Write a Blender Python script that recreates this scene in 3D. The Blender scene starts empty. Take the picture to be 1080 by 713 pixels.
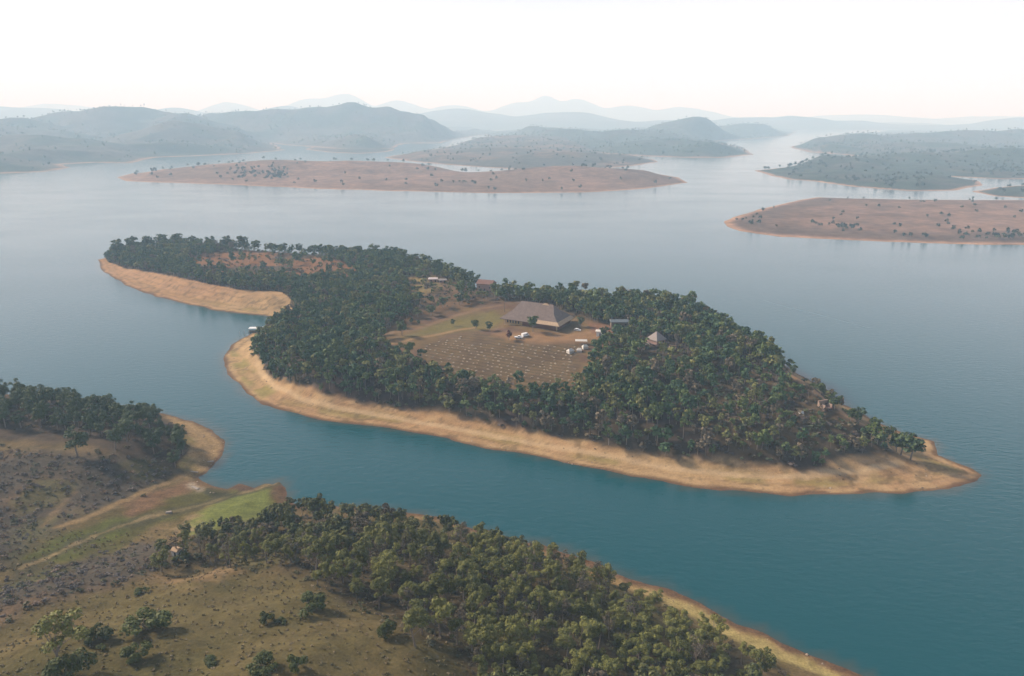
import bpy, bmesh, math, random
import numpy as np
from mathutils import Vector, Matrix

R = math.radians
rng = np.random.default_rng(7)
random.seed(7)
scene = bpy.context.scene
COL = scene.collection

# ------------------------------------------------------------------ camera, sky, sun, exposure
CAM_H, PITCH, FPX = 150.0, R(16.9), 771.0          # metres above the lake, downward tilt, focal length in photo pixels
cam = bpy.data.cameras.new('camera'); cam_o = bpy.data.objects.new('camera', cam); COL.objects.link(cam_o)
cam.sensor_width = 36.0; cam.lens = 36.0 * FPX / 1080.0
cam.clip_start = 1.0; cam.clip_end = 90000.0
cam_o.location = (0, 0, CAM_H); cam_o.rotation_euler = (math.pi / 2 - PITCH, 0, 0)
scene.camera = cam_o

SUN_AZ, SUN_EL = R(-66), R(32)                      # azimuth from +Y, clockwise positive
world = bpy.data.worlds.new('World'); scene.world = world; world.use_nodes = True
wn, wl = world.node_tree.nodes, world.node_tree.links
wn.clear()
w_out = wn.new('ShaderNodeOutputWorld'); w_bg = wn.new('ShaderNodeBackground'); w_sky = wn.new('ShaderNodeTexSky')
w_sky.sky_type = 'NISHITA'; w_sky.sun_disc = False
w_sky.sun_elevation = SUN_EL; w_sky.sun_rotation = SUN_AZ
w_sky.air_density = 1.0; w_sky.dust_density = 1.6; w_sky.ozone_density = 1.0; w_sky.altitude = 1200
w_mix = wn.new('ShaderNodeMix'); w_mix.data_type = 'RGBA'; w_mix.inputs['Factor'].default_value = 0.72
w_mix.inputs['B'].default_value = (8.7, 8.4, 9.8, 1)  # even veil of high thin cloud
w_tc = wn.new('ShaderNodeTexCoord'); w_mp = wn.new('ShaderNodeMapping'); w_mp.inputs['Scale'].default_value = (1.2, 1.2, 9.0)
w_no = wn.new('ShaderNodeTexNoise'); w_no.inputs['Scale'].default_value = 2.2; w_no.inputs['Detail'].default_value = 5
w_mr = wn.new('ShaderNodeMapRange'); w_mr.inputs['From Min'].default_value = 0.3; w_mr.inputs['From Max'].default_value = 0.7
w_mr.inputs['To Min'].default_value = 0.85; w_mr.inputs['To Max'].default_value = 1.05   # the veil is a little thinner in places
wl.new(w_tc.outputs['Generated'], w_mp.inputs['Vector']); wl.new(w_mp.outputs[0], w_no.inputs['Vector']); wl.new(w_no.outputs['Fac'], w_mr.inputs['Value'])
w_sep = wn.new('ShaderNodeSeparateXYZ'); wl.new(w_tc.outputs['Generated'], w_sep.inputs[0])
w_el = wn.new('ShaderNodeMapRange'); w_el.interpolation_type = 'SMOOTHSTEP'; w_el.inputs['From Min'].default_value = 0.18; w_el.inputs['From Max'].default_value = 0.60
w_el.inputs['To Min'].default_value = 0.80; w_el.inputs['To Max'].default_value = 0.18
wl.new(w_sep.outputs['Z'], w_el.inputs['Value'])
w_ml = wn.new('ShaderNodeMath'); w_ml.operation = 'MULTIPLY'; wl.new(w_mr.outputs[0], w_ml.inputs[0]); wl.new(w_el.outputs[0], w_ml.inputs[1])
wl.new(w_ml.outputs[0], w_mix.inputs['Factor'])
wl.new(w_sky.outputs[0], w_mix.inputs['A'])
wl.new(w_mix.outputs['Result'], w_bg.inputs['Color'])
w_bg.inputs['Strength'].default_value = 0.083
wl.new(w_bg.outputs[0], w_out.inputs[0])

sun = bpy.data.lights.new('sun', 'SUN'); sun.energy = 5.0; sun.angle = R(9); sun.color = (1.0, 0.90, 0.78)
sun_o = bpy.data.objects.new('sun', sun); COL.objects.link(sun_o)
sd = Vector((math.sin(SUN_AZ) * math.cos(SUN_EL), math.cos(SUN_AZ) * math.cos(SUN_EL), math.sin(SUN_EL)))
sun_o.rotation_euler = sd.to_track_quat('Z', 'Y').to_euler(); sun_o.location = (-300, 200, 400)

scene.view_settings.view_transform = 'Standard'; scene.view_settings.look = 'None'
scene.view_settings.exposure = 0.70; scene.view_settings.gamma = 1.0; scene.view_settings.use_curve_mapping = False
scene.render.engine = 'CYCLES'
cy = scene.cycles
cy.max_bounces = 4; cy.diffuse_bounces = 2; cy.glossy_bounces = 2; cy.transmission_bounces = 2
cy.transparent_max_bounces = 4; cy.volume_bounces = 2
cy.use_denoising = True
cy.caustics_reflective = False; cy.caustics_refractive = False

# ------------------------------------------------------------------ measuring: photo pixels (1080 x 713) to metres
SP, CP = math.sin(PITCH), math.cos(PITCH)
def ray(u, v):
    a = (np.asarray(u, float) - 540.0) / FPX; b = (356.5 - np.asarray(v, float)) / FPX
    return a, CP + b * SP, -SP + b * CP
def unproj(u, v, h=0.0):
    dx, dy, dz = ray(u, v); t = (h - CAM_H) / dz
    return dx * t, dy * t
def proj(x, y, z):
    x = np.asarray(x, float); y = np.asarray(y, float); z = np.asarray(z, float) - CAM_H
    f = y * CP - z * SP; up = y * SP + z * CP
    f = np.where(f < 1.0, 1.0, f)
    return 540.0 + FPX * x / f, 356.5 - FPX * up / f
def poly_px(pts, h=0.0):
    return np.array([[float(c) for c in unproj(u, v, h)] for u, v in pts])

def sdf(poly, x, y):
    """signed distance to a closed outline, positive inside"""
    shp = np.shape(x); x = np.ravel(x); y = np.ravel(y)
    d2 = np.full(x.shape, 1e18); ins = np.zeros(x.shape, bool)
    n = len(poly)
    for i in range(n):
        ax, ay = poly[i]; bx, by = poly[(i + 1) % n]
        ex, ey = bx - ax, by - ay
        L = ex * ex + ey * ey + 1e-12
        t = np.clip(((x - ax) * ex + (y - ay) * ey) / L, 0, 1)
        d2 = np.minimum(d2, (x - ax - t * ex) ** 2 + (y - ay - t * ey) ** 2)
        c = (ay > y) != (by > y)
        if abs(by - ay) > 1e-12:
            ins ^= c & (x < (bx - ax) * (y - ay) / (by - ay) + ax)
    d = np.sqrt(d2)
    return np.where(ins, d, -d).reshape(shp)
def line_dist(pts, x, y):
    shp = np.shape(x); x = np.ravel(x); y = np.ravel(y); d2 = np.full(x.shape, 1e18)
    for (ax, ay), (bx, by) in zip(pts[:-1], pts[1:]):
        ex, ey = bx - ax, by - ay
        t = np.clip(((x - ax) * ex + (y - ay) * ey) / (ex * ex + ey * ey + 1e-12), 0, 1)
        d2 = np.minimum(d2, (x - ax - t * ex) ** 2 + (y - ay - t * ey) ** 2)
    return np.sqrt(d2).reshape(shp)
def sst(a, b, x):
    t = np.clip((x - a) / (b - a), 0, 1); return t * t * (3 - 2 * t)

def _hash(ix, iy, seed):
    h = (ix.astype(np.int64) * 374761393 + iy.astype(np.int64) * 668265263 + seed * 974634541) & 0x7fffffff
    h = ((h ^ (h >> 13)) * 1274126177) & 0x7fffffff
    h = ((h ^ (h >> 16)) * 60493) & 0x7fffffff
    return (h & 0xffff) / 65535.0
def vnoise(x, y, seed):
    ix = np.floor(x); iy = np.floor(y); fx = x - ix; fy = y - iy
    fx = fx * fx * (3 - 2 * fx); fy = fy * fy * (3 - 2 * fy)
    a = _hash(ix, iy, seed); b = _hash(ix + 1, iy, seed); c = _hash(ix, iy + 1, seed); d = _hash(ix + 1, iy + 1, seed)
    return (a * (1 - fx) + b * fx) * (1 - fy) + (c * (1 - fx) + d * fx) * fy
def fbm(x, y, scale, octv=4, seed=1, gain=0.5):
    """about -1 .. 1"""
    x = np.asarray(x, float) / scale; y = np.asarray(y, float) / scale
    s = 0; a = 1.0; t = 0
    for o in range(octv):
        s = s + a * (vnoise(x + 17.3 * o, y - 9.1 * o, seed + o * 31) * 2 - 1); t += a; a *= gain; x = x * 2.03; y = y * 2.03
    return s / t * 1.6

# ------------------------------------------------------------------ materials
def new_mat(name):
    m = bpy.data.materials.new(name); m.use_nodes = True
    n, l = m.node_tree.nodes, m.node_tree.links
    b = n['Principled BSDF']
    b.inputs['Specular IOR Level'].default_value = 0.15
    return m, n, l, b
def plain(name, col, rough=0.7, spec=0.25, var=0.12, scale=2.0, metal=0.0):
    m, n, l, b = new_mat(name)
    tc = n.new('ShaderNodeTexCoord'); no = n.new('ShaderNodeTexNoise'); no.inputs['Scale'].default_value = scale
    no.inputs['Detail'].default_value = 4
    hs = n.new('ShaderNodeHueSaturation'); hs.inputs['Color'].default_value = (*col, 1)
    mr = n.new('ShaderNodeMapRange'); mr.inputs['To Min'].default_value = 1 - 2 * var; mr.inputs['To Max'].default_value = 1 + 2 * var
    l.new(tc.outputs['Object'], no.inputs['Vector']); l.new(no.outputs['Fac'], mr.inputs['Value']); l.new(mr.outputs[0], hs.inputs['Value'])
    l.new(hs.outputs[0], b.inputs['Base Color'])
    b.inputs['Roughness'].default_value = rough; b.inputs['Specular IOR Level'].default_value = spec; b.inputs['Metallic'].default_value = metal
    return m
def ground_mat(name, scales, amp=0.35, bump=0.4, bdist=0.3):
    """soil and grass: the ground's own colour map times several sizes of mottling"""
    m, n, l, b = new_mat(name)
    at = n.new('ShaderNodeAttribute'); at.attribute_name = 'Col'
    geo = n.new('ShaderNodeNewGeometry')
    cur = at.outputs['Color']; first = None
    for i, s in enumerate(scales):
        no = n.new('ShaderNodeTexNoise'); no.inputs['Scale'].default_value = 1.0 / s; no.inputs['Detail'].default_value = 5
        no.inputs['Roughness'].default_value = 0.65
        l.new(geo.outputs['Position'], no.inputs['Vector'])
        mr = n.new('ShaderNodeMapRange'); mr.inputs['From Min'].default_value = 0.3; mr.inputs['From Max'].default_value = 0.7
        mr.inputs['To Min'].default_value = 1 - amp; mr.inputs['To Max'].default_value = 1 + amp
        l.new(no.outputs['Fac'], mr.inputs['Value'])
        mx = n.new('ShaderNodeVectorMath'); mx.operation = 'SCALE'
        l.new(cur, mx.inputs[0]); l.new(mr.outputs[0], mx.inputs['Scale']); cur = mx.outputs[0]
        if first is None: first = no
    l.new(cur, b.inputs['Base Color'])
    bp = n.new('ShaderNodeBump'); bp.inputs['Strength'].default_value = bump; bp.inputs['Distance'].default_value = bdist
    l.new(first.outputs['Fac'], bp.inputs['Height']); l.new(bp.outputs[0], b.inputs['Normal'])
    b.inputs['Roughness'].default_value = 0.95; b.inputs['Specular IOR Level'].default_value = 0.05
    return m
def leaf_mat(name, dark, light, rand=True):
    """foliage: per-leaf tone from the attribute, per-tree tone from the object's own random number"""
    m, n, l, b = new_mat(name)
    at = n.new('ShaderNodeAttribute'); at.attribute_name = 'Tone'
    mx = n.new('ShaderNodeMix'); mx.data_type = 'RGBA'
    mx.inputs['A'].default_value = (*dark, 1); mx.inputs['B'].default_value = (*light, 1)
    if rand:
        oi = n.new('ShaderNodeObjectInfo'); ad = n.new('ShaderNodeMath'); ad.operation = 'MULTIPLY_ADD'
        ad.inputs[1].default_value = 0.55
        l.new(at.outputs['Fac'], ad.inputs[0])
        sc = n.new('ShaderNodeMath'); sc.operation = 'MULTIPLY'; sc.inputs[1].default_value = 0.55
        l.new(oi.outputs['Random'], sc.inputs[0]); l.new(sc.outputs[0], ad.inputs[2])
        l.new(ad.outputs[0], mx.inputs['Factor'])
    else:
        l.new(at.outputs['Fac'], mx.inputs['Factor'])
    l.new(mx.outputs['Result'], b.inputs['Base Color'])
    b.inputs['Roughness'].default_value = 0.6; b.inputs['Specular IOR Level'].default_value = 0.12
    return m
def attr_leaf_mat(name):
    m, n, l, b = new_mat(name)
    at = n.new('ShaderNodeAttribute'); at.attribute_name = 'Col'
    l.new(at.outputs['Color'], b.inputs['Base Color'])
    b.inputs['Roughness'].default_value = 0.65; b.inputs['Specular IOR Level'].default_value = 0.1
    return m

# ------------------------------------------------------------------ objects
def prop(o, label=None, cat=None, group=None, kind=None):
    if label: o['label'] = label
    if cat: o['category'] = cat
    if group: o['group'] = group
    if kind: o['kind'] = kind
    return o
def link(name, me, mat=None, parent=None):
    o = bpy.data.objects.new(name, me); COL.objects.link(o)
    if mat is not None and me is not None and not me.materials: me.materials.append(mat)
    if parent is not None: o.parent = parent
    return o
def empty(name, loc, rz=0.0, **kw):
    o = bpy.data.objects.new(name, None); COL.objects.link(o); o.location = loc; o.rotation_euler = (0, 0, rz)
    o.empty_display_size = 1.0
    return prop(o, **kw)
def np_mesh(name, verts, faces, smooth=False, col=None, tone=None):
    """faces: (n, k) index array, all of one size"""
    me = bpy.data.meshes.new(name)
    verts = np.asarray(verts, np.float32); faces = np.asarray(faces, np.int32); k = faces.shape[1]
    me.vertices.add(len(verts)); me.vertices.foreach_set('co', verts.ravel())
    me.loops.add(faces.size); me.loops.foreach_set('vertex_index', faces.ravel())
    me.polygons.add(len(faces)); me.polygons.foreach_set('loop_start', np.arange(0, faces.size, k, dtype=np.int32))
    me.polygons.foreach_set('use_smooth', np.full(len(faces), smooth, bool))
    me.update(calc_edges=True)
    if col is not None:
        a = me.color_attributes.new('Col', 'FLOAT_COLOR', 'POINT')
        c = np.ones((len(verts), 4), np.float32); c[:, :3] = col; a.data.foreach_set('color', c.ravel())
    if tone is not None:
        a = me.attributes.new('Tone', 'FLOAT', 'POINT'); a.data.foreach_set('value', np.asarray(tone, np.float32))
    return me
def bm_mesh(name, bm):
    me = bpy.data.meshes.new(name); bmesh.ops.recalc_face_normals(bm, faces=bm.faces[:]); bm.to_mesh(me); bm.free(); return me
def add_box(bm, c, s, rz=0.0, taper=1.0):
    x, y, z = s[0] / 2, s[1] / 2, s[2] / 2; vs = []
    ca, sa = math.cos(rz), math.sin(rz)
    for dz in (-1, 1):
        k = taper if dz > 0 else 1.0
        for dx, dy in ((-1, -1), (1, -1), (1, 1), (-1, 1)):
            px, py = dx * x * k, dy * y * k
            vs.append(bm.verts.new((c[0] + px * ca - py * sa, c[1] + px * sa + py * ca, c[2] + dz * z)))
    for f in ((0, 3, 2, 1), (4, 5, 6, 7), (0, 1, 5, 4), (1, 2, 6, 5), (2, 3, 7, 6), (3, 0, 4, 7)):
        bm.faces.new([vs[i] for i in f])
def add_poly(bm, pts, faces):
    vs = [bm.verts.new(p) for p in pts]
    for f in faces: bm.faces.new([vs[i] for i in f])
def add_tube(bm, p0, p1, r0, r1, n=6):
    p0, p1 = Vector(p0), Vector(p1); d = (p1 - p0).normalized()
    a = d.orthogonal().normalized(); b = d.cross(a)
    r_ = []
    for p, r in ((p0, r0), (p1, r1)):
        r_.append([bm.verts.new(p + (a * math.cos(2 * math.pi * i / n) + b * math.sin(2 * math.pi * i / n)) * r) for i in range(n)])
    for i in range(n):
        j = (i + 1) % n; bm.faces.new((r_[0][i], r_[0][j], r_[1][j], r_[1][i]))
    bm.faces.new(r_[0][::-1]); bm.faces.new(r_[1])

# ------------------------------------------------------------------ landforms
class Land:
    """a piece of shore: outline at the waterline, heights inland, colours"""
    def __init__(s, outline, beach=0.10, ctrl=(), bumps=(), ramp=(10, 60), wob=2.0, wscale=25.0, rough=0.0, rscale=200.0, power=2.0, soft=25.0, seed=3):
        s.poly = np.asarray(outline, float); s.beach = beach; s.ramp = ramp; s.wob = wob; s.wscale = wscale
        s.rough = rough; s.rscale = rscale; s.bumps = [(bx, by, max(3.0, bh - beach * ramp[1] - 0.5 * rough), br, bs) for bx, by, bh, br, bs in bumps]; s.seed = seed; s.power = power; s.soft = soft
        s.ctrl = np.array([[*[float(c) for c in unproj(u, v, h)], h] for u, v, h in ctrl]) if len(ctrl) else None
    def dist(s, x, y):
        return sdf(s.poly, x, y) + s.wob * fbm(x, y, s.wscale, 4, s.seed)
    def height(s, x, y, d=None):
        x = np.asarray(x, float); y = np.asarray(y, float)
        if d is None: d = s.dist(x, y)
        h = s.beach * np.where(d > 0, s.ramp[1] * (1 - np.exp(-np.maximum(d, 0) / s.ramp[1])), 1.5 * d)
        g = np.zeros(x.shape)
        if s.ctrl is not None:
            num = 0; den = 0
            for cx, cy_, ch in s.ctrl:
                w = 1.0 / ((x - cx) ** 2 + (y - cy_) ** 2 + s.soft ** 2) ** s.power
                num = num + w * ch; den = den + w
            g = g + num / den
        for bx, by, bh, br, bs in s.bumps:
            q = ((x - bx) / br) ** 2 + ((y - by) / (br * bs)) ** 2
            e = bh * np.exp(-q ** 0.88); g = (g ** 4 + e ** 4) ** 0.25
        k = sst(s.ramp[0], s.ramp[1] * 1.6, d)
        if s.rough: g = g + s.rough * (fbm(x, y, s.rscale, 5, s.seed + 11) + 0.35) + (0.55 * s.rough * (0.5 - np.abs(fbm(x, y, s.rscale * 0.55, 4, s.seed + 19))) if s.rscale > 100 else 0)
        return h + np.maximum(g, 0) * k
    def hit(s, u, v):
        """where the line of sight through a photo pixel meets this land"""
        dx, dy, dz = [float(c) for c in ray(u, v)]
        t1 = (0.0 - CAM_H) / dz if dz < -1e-4 else 20000.0
        t = np.linspace(t1 * 0.35, t1, 600)
        hh = s.height(dx * t, dy * t); z = CAM_H + dz * t
        i = np.nonzero(z <= hh)[0]
        k = t[i[0]] if len(i) else t1
        return Vector((dx * k, dy * k, float(s.height(np.array([dx * k]), np.array([dy * k]))[0])))
    def build(s, name, res, colour, mat, box=None, ymax=None):
        lo = s.poly.min(0) - 12; hi = s.poly.max(0) + 12
        if box: lo = np.maximum(lo, box[0]); hi = np.minimum(hi, box[1])
        rx, ry = (res, res) if np.isscalar(res) else res
        nx = int((hi[0] - lo[0]) / rx) + 2; ny = int((hi[1] - lo[1]) / ry) + 2
        X, Y = np.meshgrid(np.linspace(lo[0], hi[0], nx), np.linspace(lo[1], hi[1], ny))
        x = X.ravel(); y = Y.ravel(); d = s.dist(x, y); h = s.height(x, y, d)
        c = colour(x, y, h, d)
        idx = np.arange(nx * ny).reshape(ny, nx)
        f = np.stack([idx[:-1, :-1], idx[:-1, 1:], idx[1:, 1:], idx[1:, :-1]], -1).reshape(-1, 4)
        keep = h[f].max(1) > -0.05
        f = f[keep]; used = np.unique(f); remap = np.zeros(nx * ny, np.int32); remap[used] = np.arange(len(used))
        v = np.stack([x, y, np.maximum(h, -0.8)], -1)[used]
        me = np_mesh(name, v, remap[f], True, col=c[used])
        return prop(link(name, me, mat), kind='structure')
def lerp(c, col, k):
    return c * (1 - k[:, None]) + np.asarray(col, float)[None, :] * k[:, None]
def in_px(poly, u, v, soft=3.0):
    return sst(-soft, soft, sdf(np.asarray(poly, float), u, v))
def peak(u, v, dist, r, stretch=1.0):
    dx, dy, dz = [float(c) for c in ray(u, v)]; t = dist / dy
    return (dx * t, dist, max(5.0, CAM_H + dz * t), r, stretch)

# --- the wooded island in the middle of the lake
near = [(103, 274), (106, 283), (116, 292), (132, 301), (165, 312), (200, 321), (240, 329), (270, 333), (285, 334), (291, 340), (284, 346),
        (270, 350), (255, 357), (243, 364), (237, 373), (238, 385), (245, 398), (258, 412), (280, 427), (320, 440), (360, 446), (400, 452), (470, 463),
        (540, 478), (600, 489), (660, 501), (720, 512), (800, 520), (880, 522), (950, 520), (1000, 516), (1030, 507), (1036, 501), (1022, 494), (1000, 486), (985, 480)]
crest = [(975, 474, 5), (940, 462, 9), (905, 446, 13), (870, 424, 17), (835, 398, 19), (800, 376, 20), (760, 350, 21), (720, 332, 22), (680, 324, 22), (620, 322, 21),
         (560, 318, 20), (520, 310, 19), (490, 296, 18), (440, 277, 15), (380, 270, 12), (300, 267, 11), (240, 262, 11), (170, 260, 9), (125, 264, 7)]
isl_poly = list(poly_px(near))
for (u, v, h) in crest:
    x, y = unproj(u, v, h); wd_ = 14 + 2.0 * h
    k_ = min(1.0, max(0.0, (u - 560) / 200.0)); isl_poly.append((float(x) + wd_ * (0.1 + 0.5 * k_), float(y) + wd_ * (1.0 - 0.2 * k_)))
isl_ctrl = [(u, v + 2, h - 2) for u, v, h in crest] + [(560, 350, 17), (600, 350, 17), (500, 350, 15), (520, 380, 14), (580, 395, 13), (450, 360, 14), (430, 320, 16), (470, 310, 17),
    (350, 380, 11), (300, 370, 8), (400, 420, 9), (500, 430, 9), (600, 450, 9), (700, 470, 9), (650, 400, 14), (700, 370, 18), (760, 400, 16), (800, 440, 13), (860, 470, 9),
    (930, 475, 6), (980, 485, 3), (340, 330, 11), (300, 300, 8), (250, 285, 8), (180, 280, 7), (130, 275, 4), (380, 300, 11), (650, 340, 19)]
island = Land(isl_poly, beach=0.09, ctrl=isl_ctrl, ramp=(8, 22), wob=2.2, wscale=22, rough=0.9, rscale=40, seed=5, soft=14)

# --- the near shore with its headland, dam and hill
fg_px = [(1010, 766), (960, 738), (905, 711), (840, 684), (770, 653), (700, 621), (640, 600), (580, 579), (520, 560), (460, 546), (400, 538), (350, 533), (318, 534),
         (313, 531), (304, 524), (301, 515), (294, 509), (287, 512), (279, 511), (268, 515), (252, 510), (240, 515), (226, 511), (211, 503), (222, 492), (238, 479), (239, 466), (227, 453), (205, 444),
         (180, 439), (150, 433), (100, 426), (50, 420), (0, 416), (-100, 408), (-300, 402), (-700, 400)]
fg_poly = [tuple(p) for p in poly_px(fg_px)] + [(-700, 200), (-700, -160), (260, -160), (260, 40)]
fg_ctrl = [(100, 430, 7), (150, 445, 6), (50, 435, 9), (-50, 430, 10), (180, 470, 4), (30, 480, 9), (100, 480, 8), (0, 520, 9), (80, 540, 6), (150, 520, 4), (200, 515, 3), (235, 525, 3),
    (180, 555, 3), (120, 575, 5), (60, 590, 10), (0, 600, 14), (260, 535, 2.5), (290, 525, 2), (250, 570, 8), (200, 600, 15), (120, 630, 22), (30, 650, 26), (200, 640, 24), (280, 620, 22),
    (280, 660, 29), (150, 690, 31), (30, 712, 34), (300, 712, 34), (340, 570, 9), (420, 570, 7), (420, 620, 19), (500, 600, 9), (500, 660, 20), (560, 640, 12), (580, 700, 17), (650, 650, 7),
    (700, 700, 9), (760, 690, 4), (420, 700, 30), (500, 712, 25), (640, 730, 15), (300, 900, 40), (600, 900, 28), (0, 900, 42), (800, 780, 6), (-200, 600, 18), (-200, 480, 14), (-400, 700, 30)]
shore = Land(fg_poly, beach=0.10, ctrl=fg_ctrl, ramp=(5, 20), wob=1.6, wscale=14, rough=0.8, rscale=30, seed=9, soft=12)

isl_track = [island.hit(u, v) for u, v in ((395, 366), (420, 362), (445, 356), (470, 351), (500, 346))]
isl_road = [island.hit(u, v) for u, v in ((404, 353), (430, 349), (455, 342), (480, 333), (505, 326), (528, 322))]
isl_shore_road = [island.hit(u, v) for u, v in ((268, 370), (275, 392), (290, 408), (320, 422), (360, 432), (400, 438), (470, 450), (540, 464), (600, 474), (660, 485), (720, 496), (790, 503), (850, 503), (905, 498), (950, 488))]
ridge_track = [island.hit(u, v) for u, v in ((826, 388), (842, 400), (858, 412), (875, 425), (890, 436), (905, 446), (918, 452))]
xy = lambda pts: [(p.x, p.y) for p in pts]
CLEAR_HALL = [(402, 350), (440, 336), (480, 324), (520, 317), (545, 316), (580, 320), (604, 333), (640, 344), (646, 356), (630, 378), (620, 398), (600, 410), (560, 413), (520, 409), (480, 401), (452, 391), (436, 378), (405, 370)]
FIELD = [(446, 362), (500, 350), (530, 357), (575, 362), (612, 362), (610, 396), (596, 407), (560, 410), (520, 406), (482, 398), (456, 388), (442, 375)]
CLEAR_UP = [(425, 292), (455, 288), (482, 300), (505, 310), (520, 318), (478, 328), (446, 338), (430, 346), (415, 345), (440, 322), (430, 308)]
CLEAR_ARM = [(196, 272), (245, 263), (305, 264), (350, 272), (378, 284), (372, 294), (330, 298), (285, 293), (210, 289)]
SPARSE = [(730, 395), (790, 385), (835, 398), (880, 430), (925, 455), (900, 475), (830, 486), (760, 480), (735, 440)]
YARD = [(520, 352), (560, 350), (598, 352), (640, 345), (645, 355), (615, 360), (575, 362), (540, 360)]
ARM_BEACH = [(96, 266), (110, 272), (132, 283), (165, 293), (200, 303), (250, 313), (296, 317), (307, 322), (305, 330), (290, 345), (200, 328), (90, 295)]
def island_beach_w(x, y):
    u, v = proj(x, y, 3.0)
    arm = sst(555, 600, y) * sst(-120, -180, x)
    w = (19 + 5 * sst(120, 190, x)) * (1 - arm) + 7 * arm + 3 * fbm(x, y, 18, 3, 77)
    return np.where(in_px(ARM_BEACH, u, v, 1.5) > 0.5, 60.0, w)
def island_colour(x, y, h, d):
    u, v = proj(x, y, h); n1 = fbm(x, y, 30, 4, 21); n2 = fbm(x, y, 7, 3, 22); n3 = fbm(x, y, 90, 3, 23)
    c = np.tile(np.array([[0.105, 0.082, 0.058]]), (len(x), 1))
    c = lerp(c, (0.085, 0.062, 0.060), sst(0.0, 0.7, n1))
    w = island_beach_w(x, y)
    sand = np.tile(np.array([[0.56, 0.405, 0.225]]), (len(x), 1))
    sand = lerp(sand, (0.50, 0.305, 0.165), sst(-0.1, 0.6, n3) * 0.6)
    sand = lerp(sand, (0.62, 0.45, 0.25), sst(0.1, 0.8, n2 + 0.3 * n1) * 0.7)
    sand = lerp(sand, (0.33, 0.28, 0.105), sst(0.0, 0.5, n1) * sst(4, 9, d) * sst(16, 10, d) * 0.75)
    far_arm = sst(560, 620, y)
    sand = lerp(sand, (0.50, 0.285, 0.165), far_arm * 0.6)
    sand = lerp(sand, (0.15, 0.085, 0.055), sst(3.4, 0.8, d + n2 * 1.0) * 0.9)
    sand = lerp(lerp(sand, (0.25, 0.165, 0.095), np.maximum(0, np.sin(d * 1.15 + n1 * 2.2)) ** 6 * 0.75 * sst(-0.6, 0.3, n1)), (0.20, 0.15, 0.085), sst(0.45, 0.75, fbm(x, y, 4.5, 3, 29)) * 0.6)
    sand = lerp(sand, (0.34, 0.31, 0.11), in_px([(243, 368), (258, 378), (275, 398), (292, 414), (276, 420), (256, 402), (244, 384)], u, v, 3) * sst(-0.5, 0.2, n2) * 0.8)
    kb = sst(w + 2, w - 2, d)
    c = c * (1 - kb[:, None]) + sand * kb[:, None]
    # clearings
    k = in_px(CLEAR_HALL, u, v, 4); c = lerp(c, (0.235, 0.165, 0.085), k)
    k = in_px(CLEAR_HALL, u, v, 4) * sst(-0.1, 0.5, n1 + 0.4 * n2); c = lerp(c, (0.17, 0.105, 0.085), k * 0.8)
    k = in_px([(425, 356), (470, 338), (520, 328), (535, 336), (520, 346), (470, 352)], u, v, 4); c = lerp(c, (0.22, 0.20, 0.072), k * 0.85)
    k = in_px(FIELD, u, v, 3); c = lerp(c, (0.215, 0.155, 0.088), k); c = lerp(c, (0.165, 0.115, 0.072), k * sst(0, 0.5, n2) * 0.8)
    ry_ = -(x + 10) * math.sin(R(-27)) + (y - 410) * math.cos(R(-27)); rows = np.maximum(0, np.sin((ry_ + 90) / 4.3 * 2 * math.pi - math.pi / 2)) ** 2
    c = lerp(c, (0.085, 0.068, 0.042), k * rows * 0.75)
    k = in_px(YARD, u, v, 4); c = lerp(c, (0.40, 0.25, 0.135), k * 0.9)
    k = in_px([(620, 340), (648, 344), (646, 352), (625, 352)], u, v, 3); c = lerp(c, (0.30, 0.16, 0.11), k * 0.8)
    k = in_px(CLEAR_UP, u, v, 5); c = lerp(c, (0.21, 0.135, 0.078), k); c = lerp(c, (0.32, 0.25, 0.095), k * in_px([(430, 292), (460, 290), (465, 305), (440, 312)], u, v, 5))
    c = lerp(c, (0.15, 0.115, 0.08), k * sst(0, 0.5, n2))
    k = in_px(CLEAR_ARM, u, v, 4) * sst(-0.6, 0.1, n1 + 0.3 * n2); c = lerp(c, (0.30, 0.155, 0.075), k)
    k = in_px(SPARSE, u, v, 10); c = lerp(c, (0.155, 0.115, 0.072), k * sst(-0.5, 0.4, n1))
    c = lerp(c, (0.42, 0.285, 0.15), sst(2.6, 1.0, line_dist(xy(isl_track), x, y)) * 0.9)
    c = lerp(c, (0.30, 0.20, 0.12), sst(3.0, 1.4, line_dist(xy(isl_road), x, y)) * 0.8)
    c = lerp(c, (0.70, 0.53, 0.33), sst(2.2, 0.9, line_dist(xy(isl_shore_road), x, y) + 0.5 * n2) * 0.8)
    c = lerp(c, (0.44, 0.30, 0.19), sst(3.2, 1.4, line_dist(xy(ridge_track), x, y)) * 0.9)
    return np.clip(c * np.array([0.54, 0.50, 0.44]), 0.012, 0.8)
M_ISL = ground_mat('island soil', (0.9, 7.0), 0.17)
island.build('island', 1.3, island_colour, M_ISL)

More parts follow.
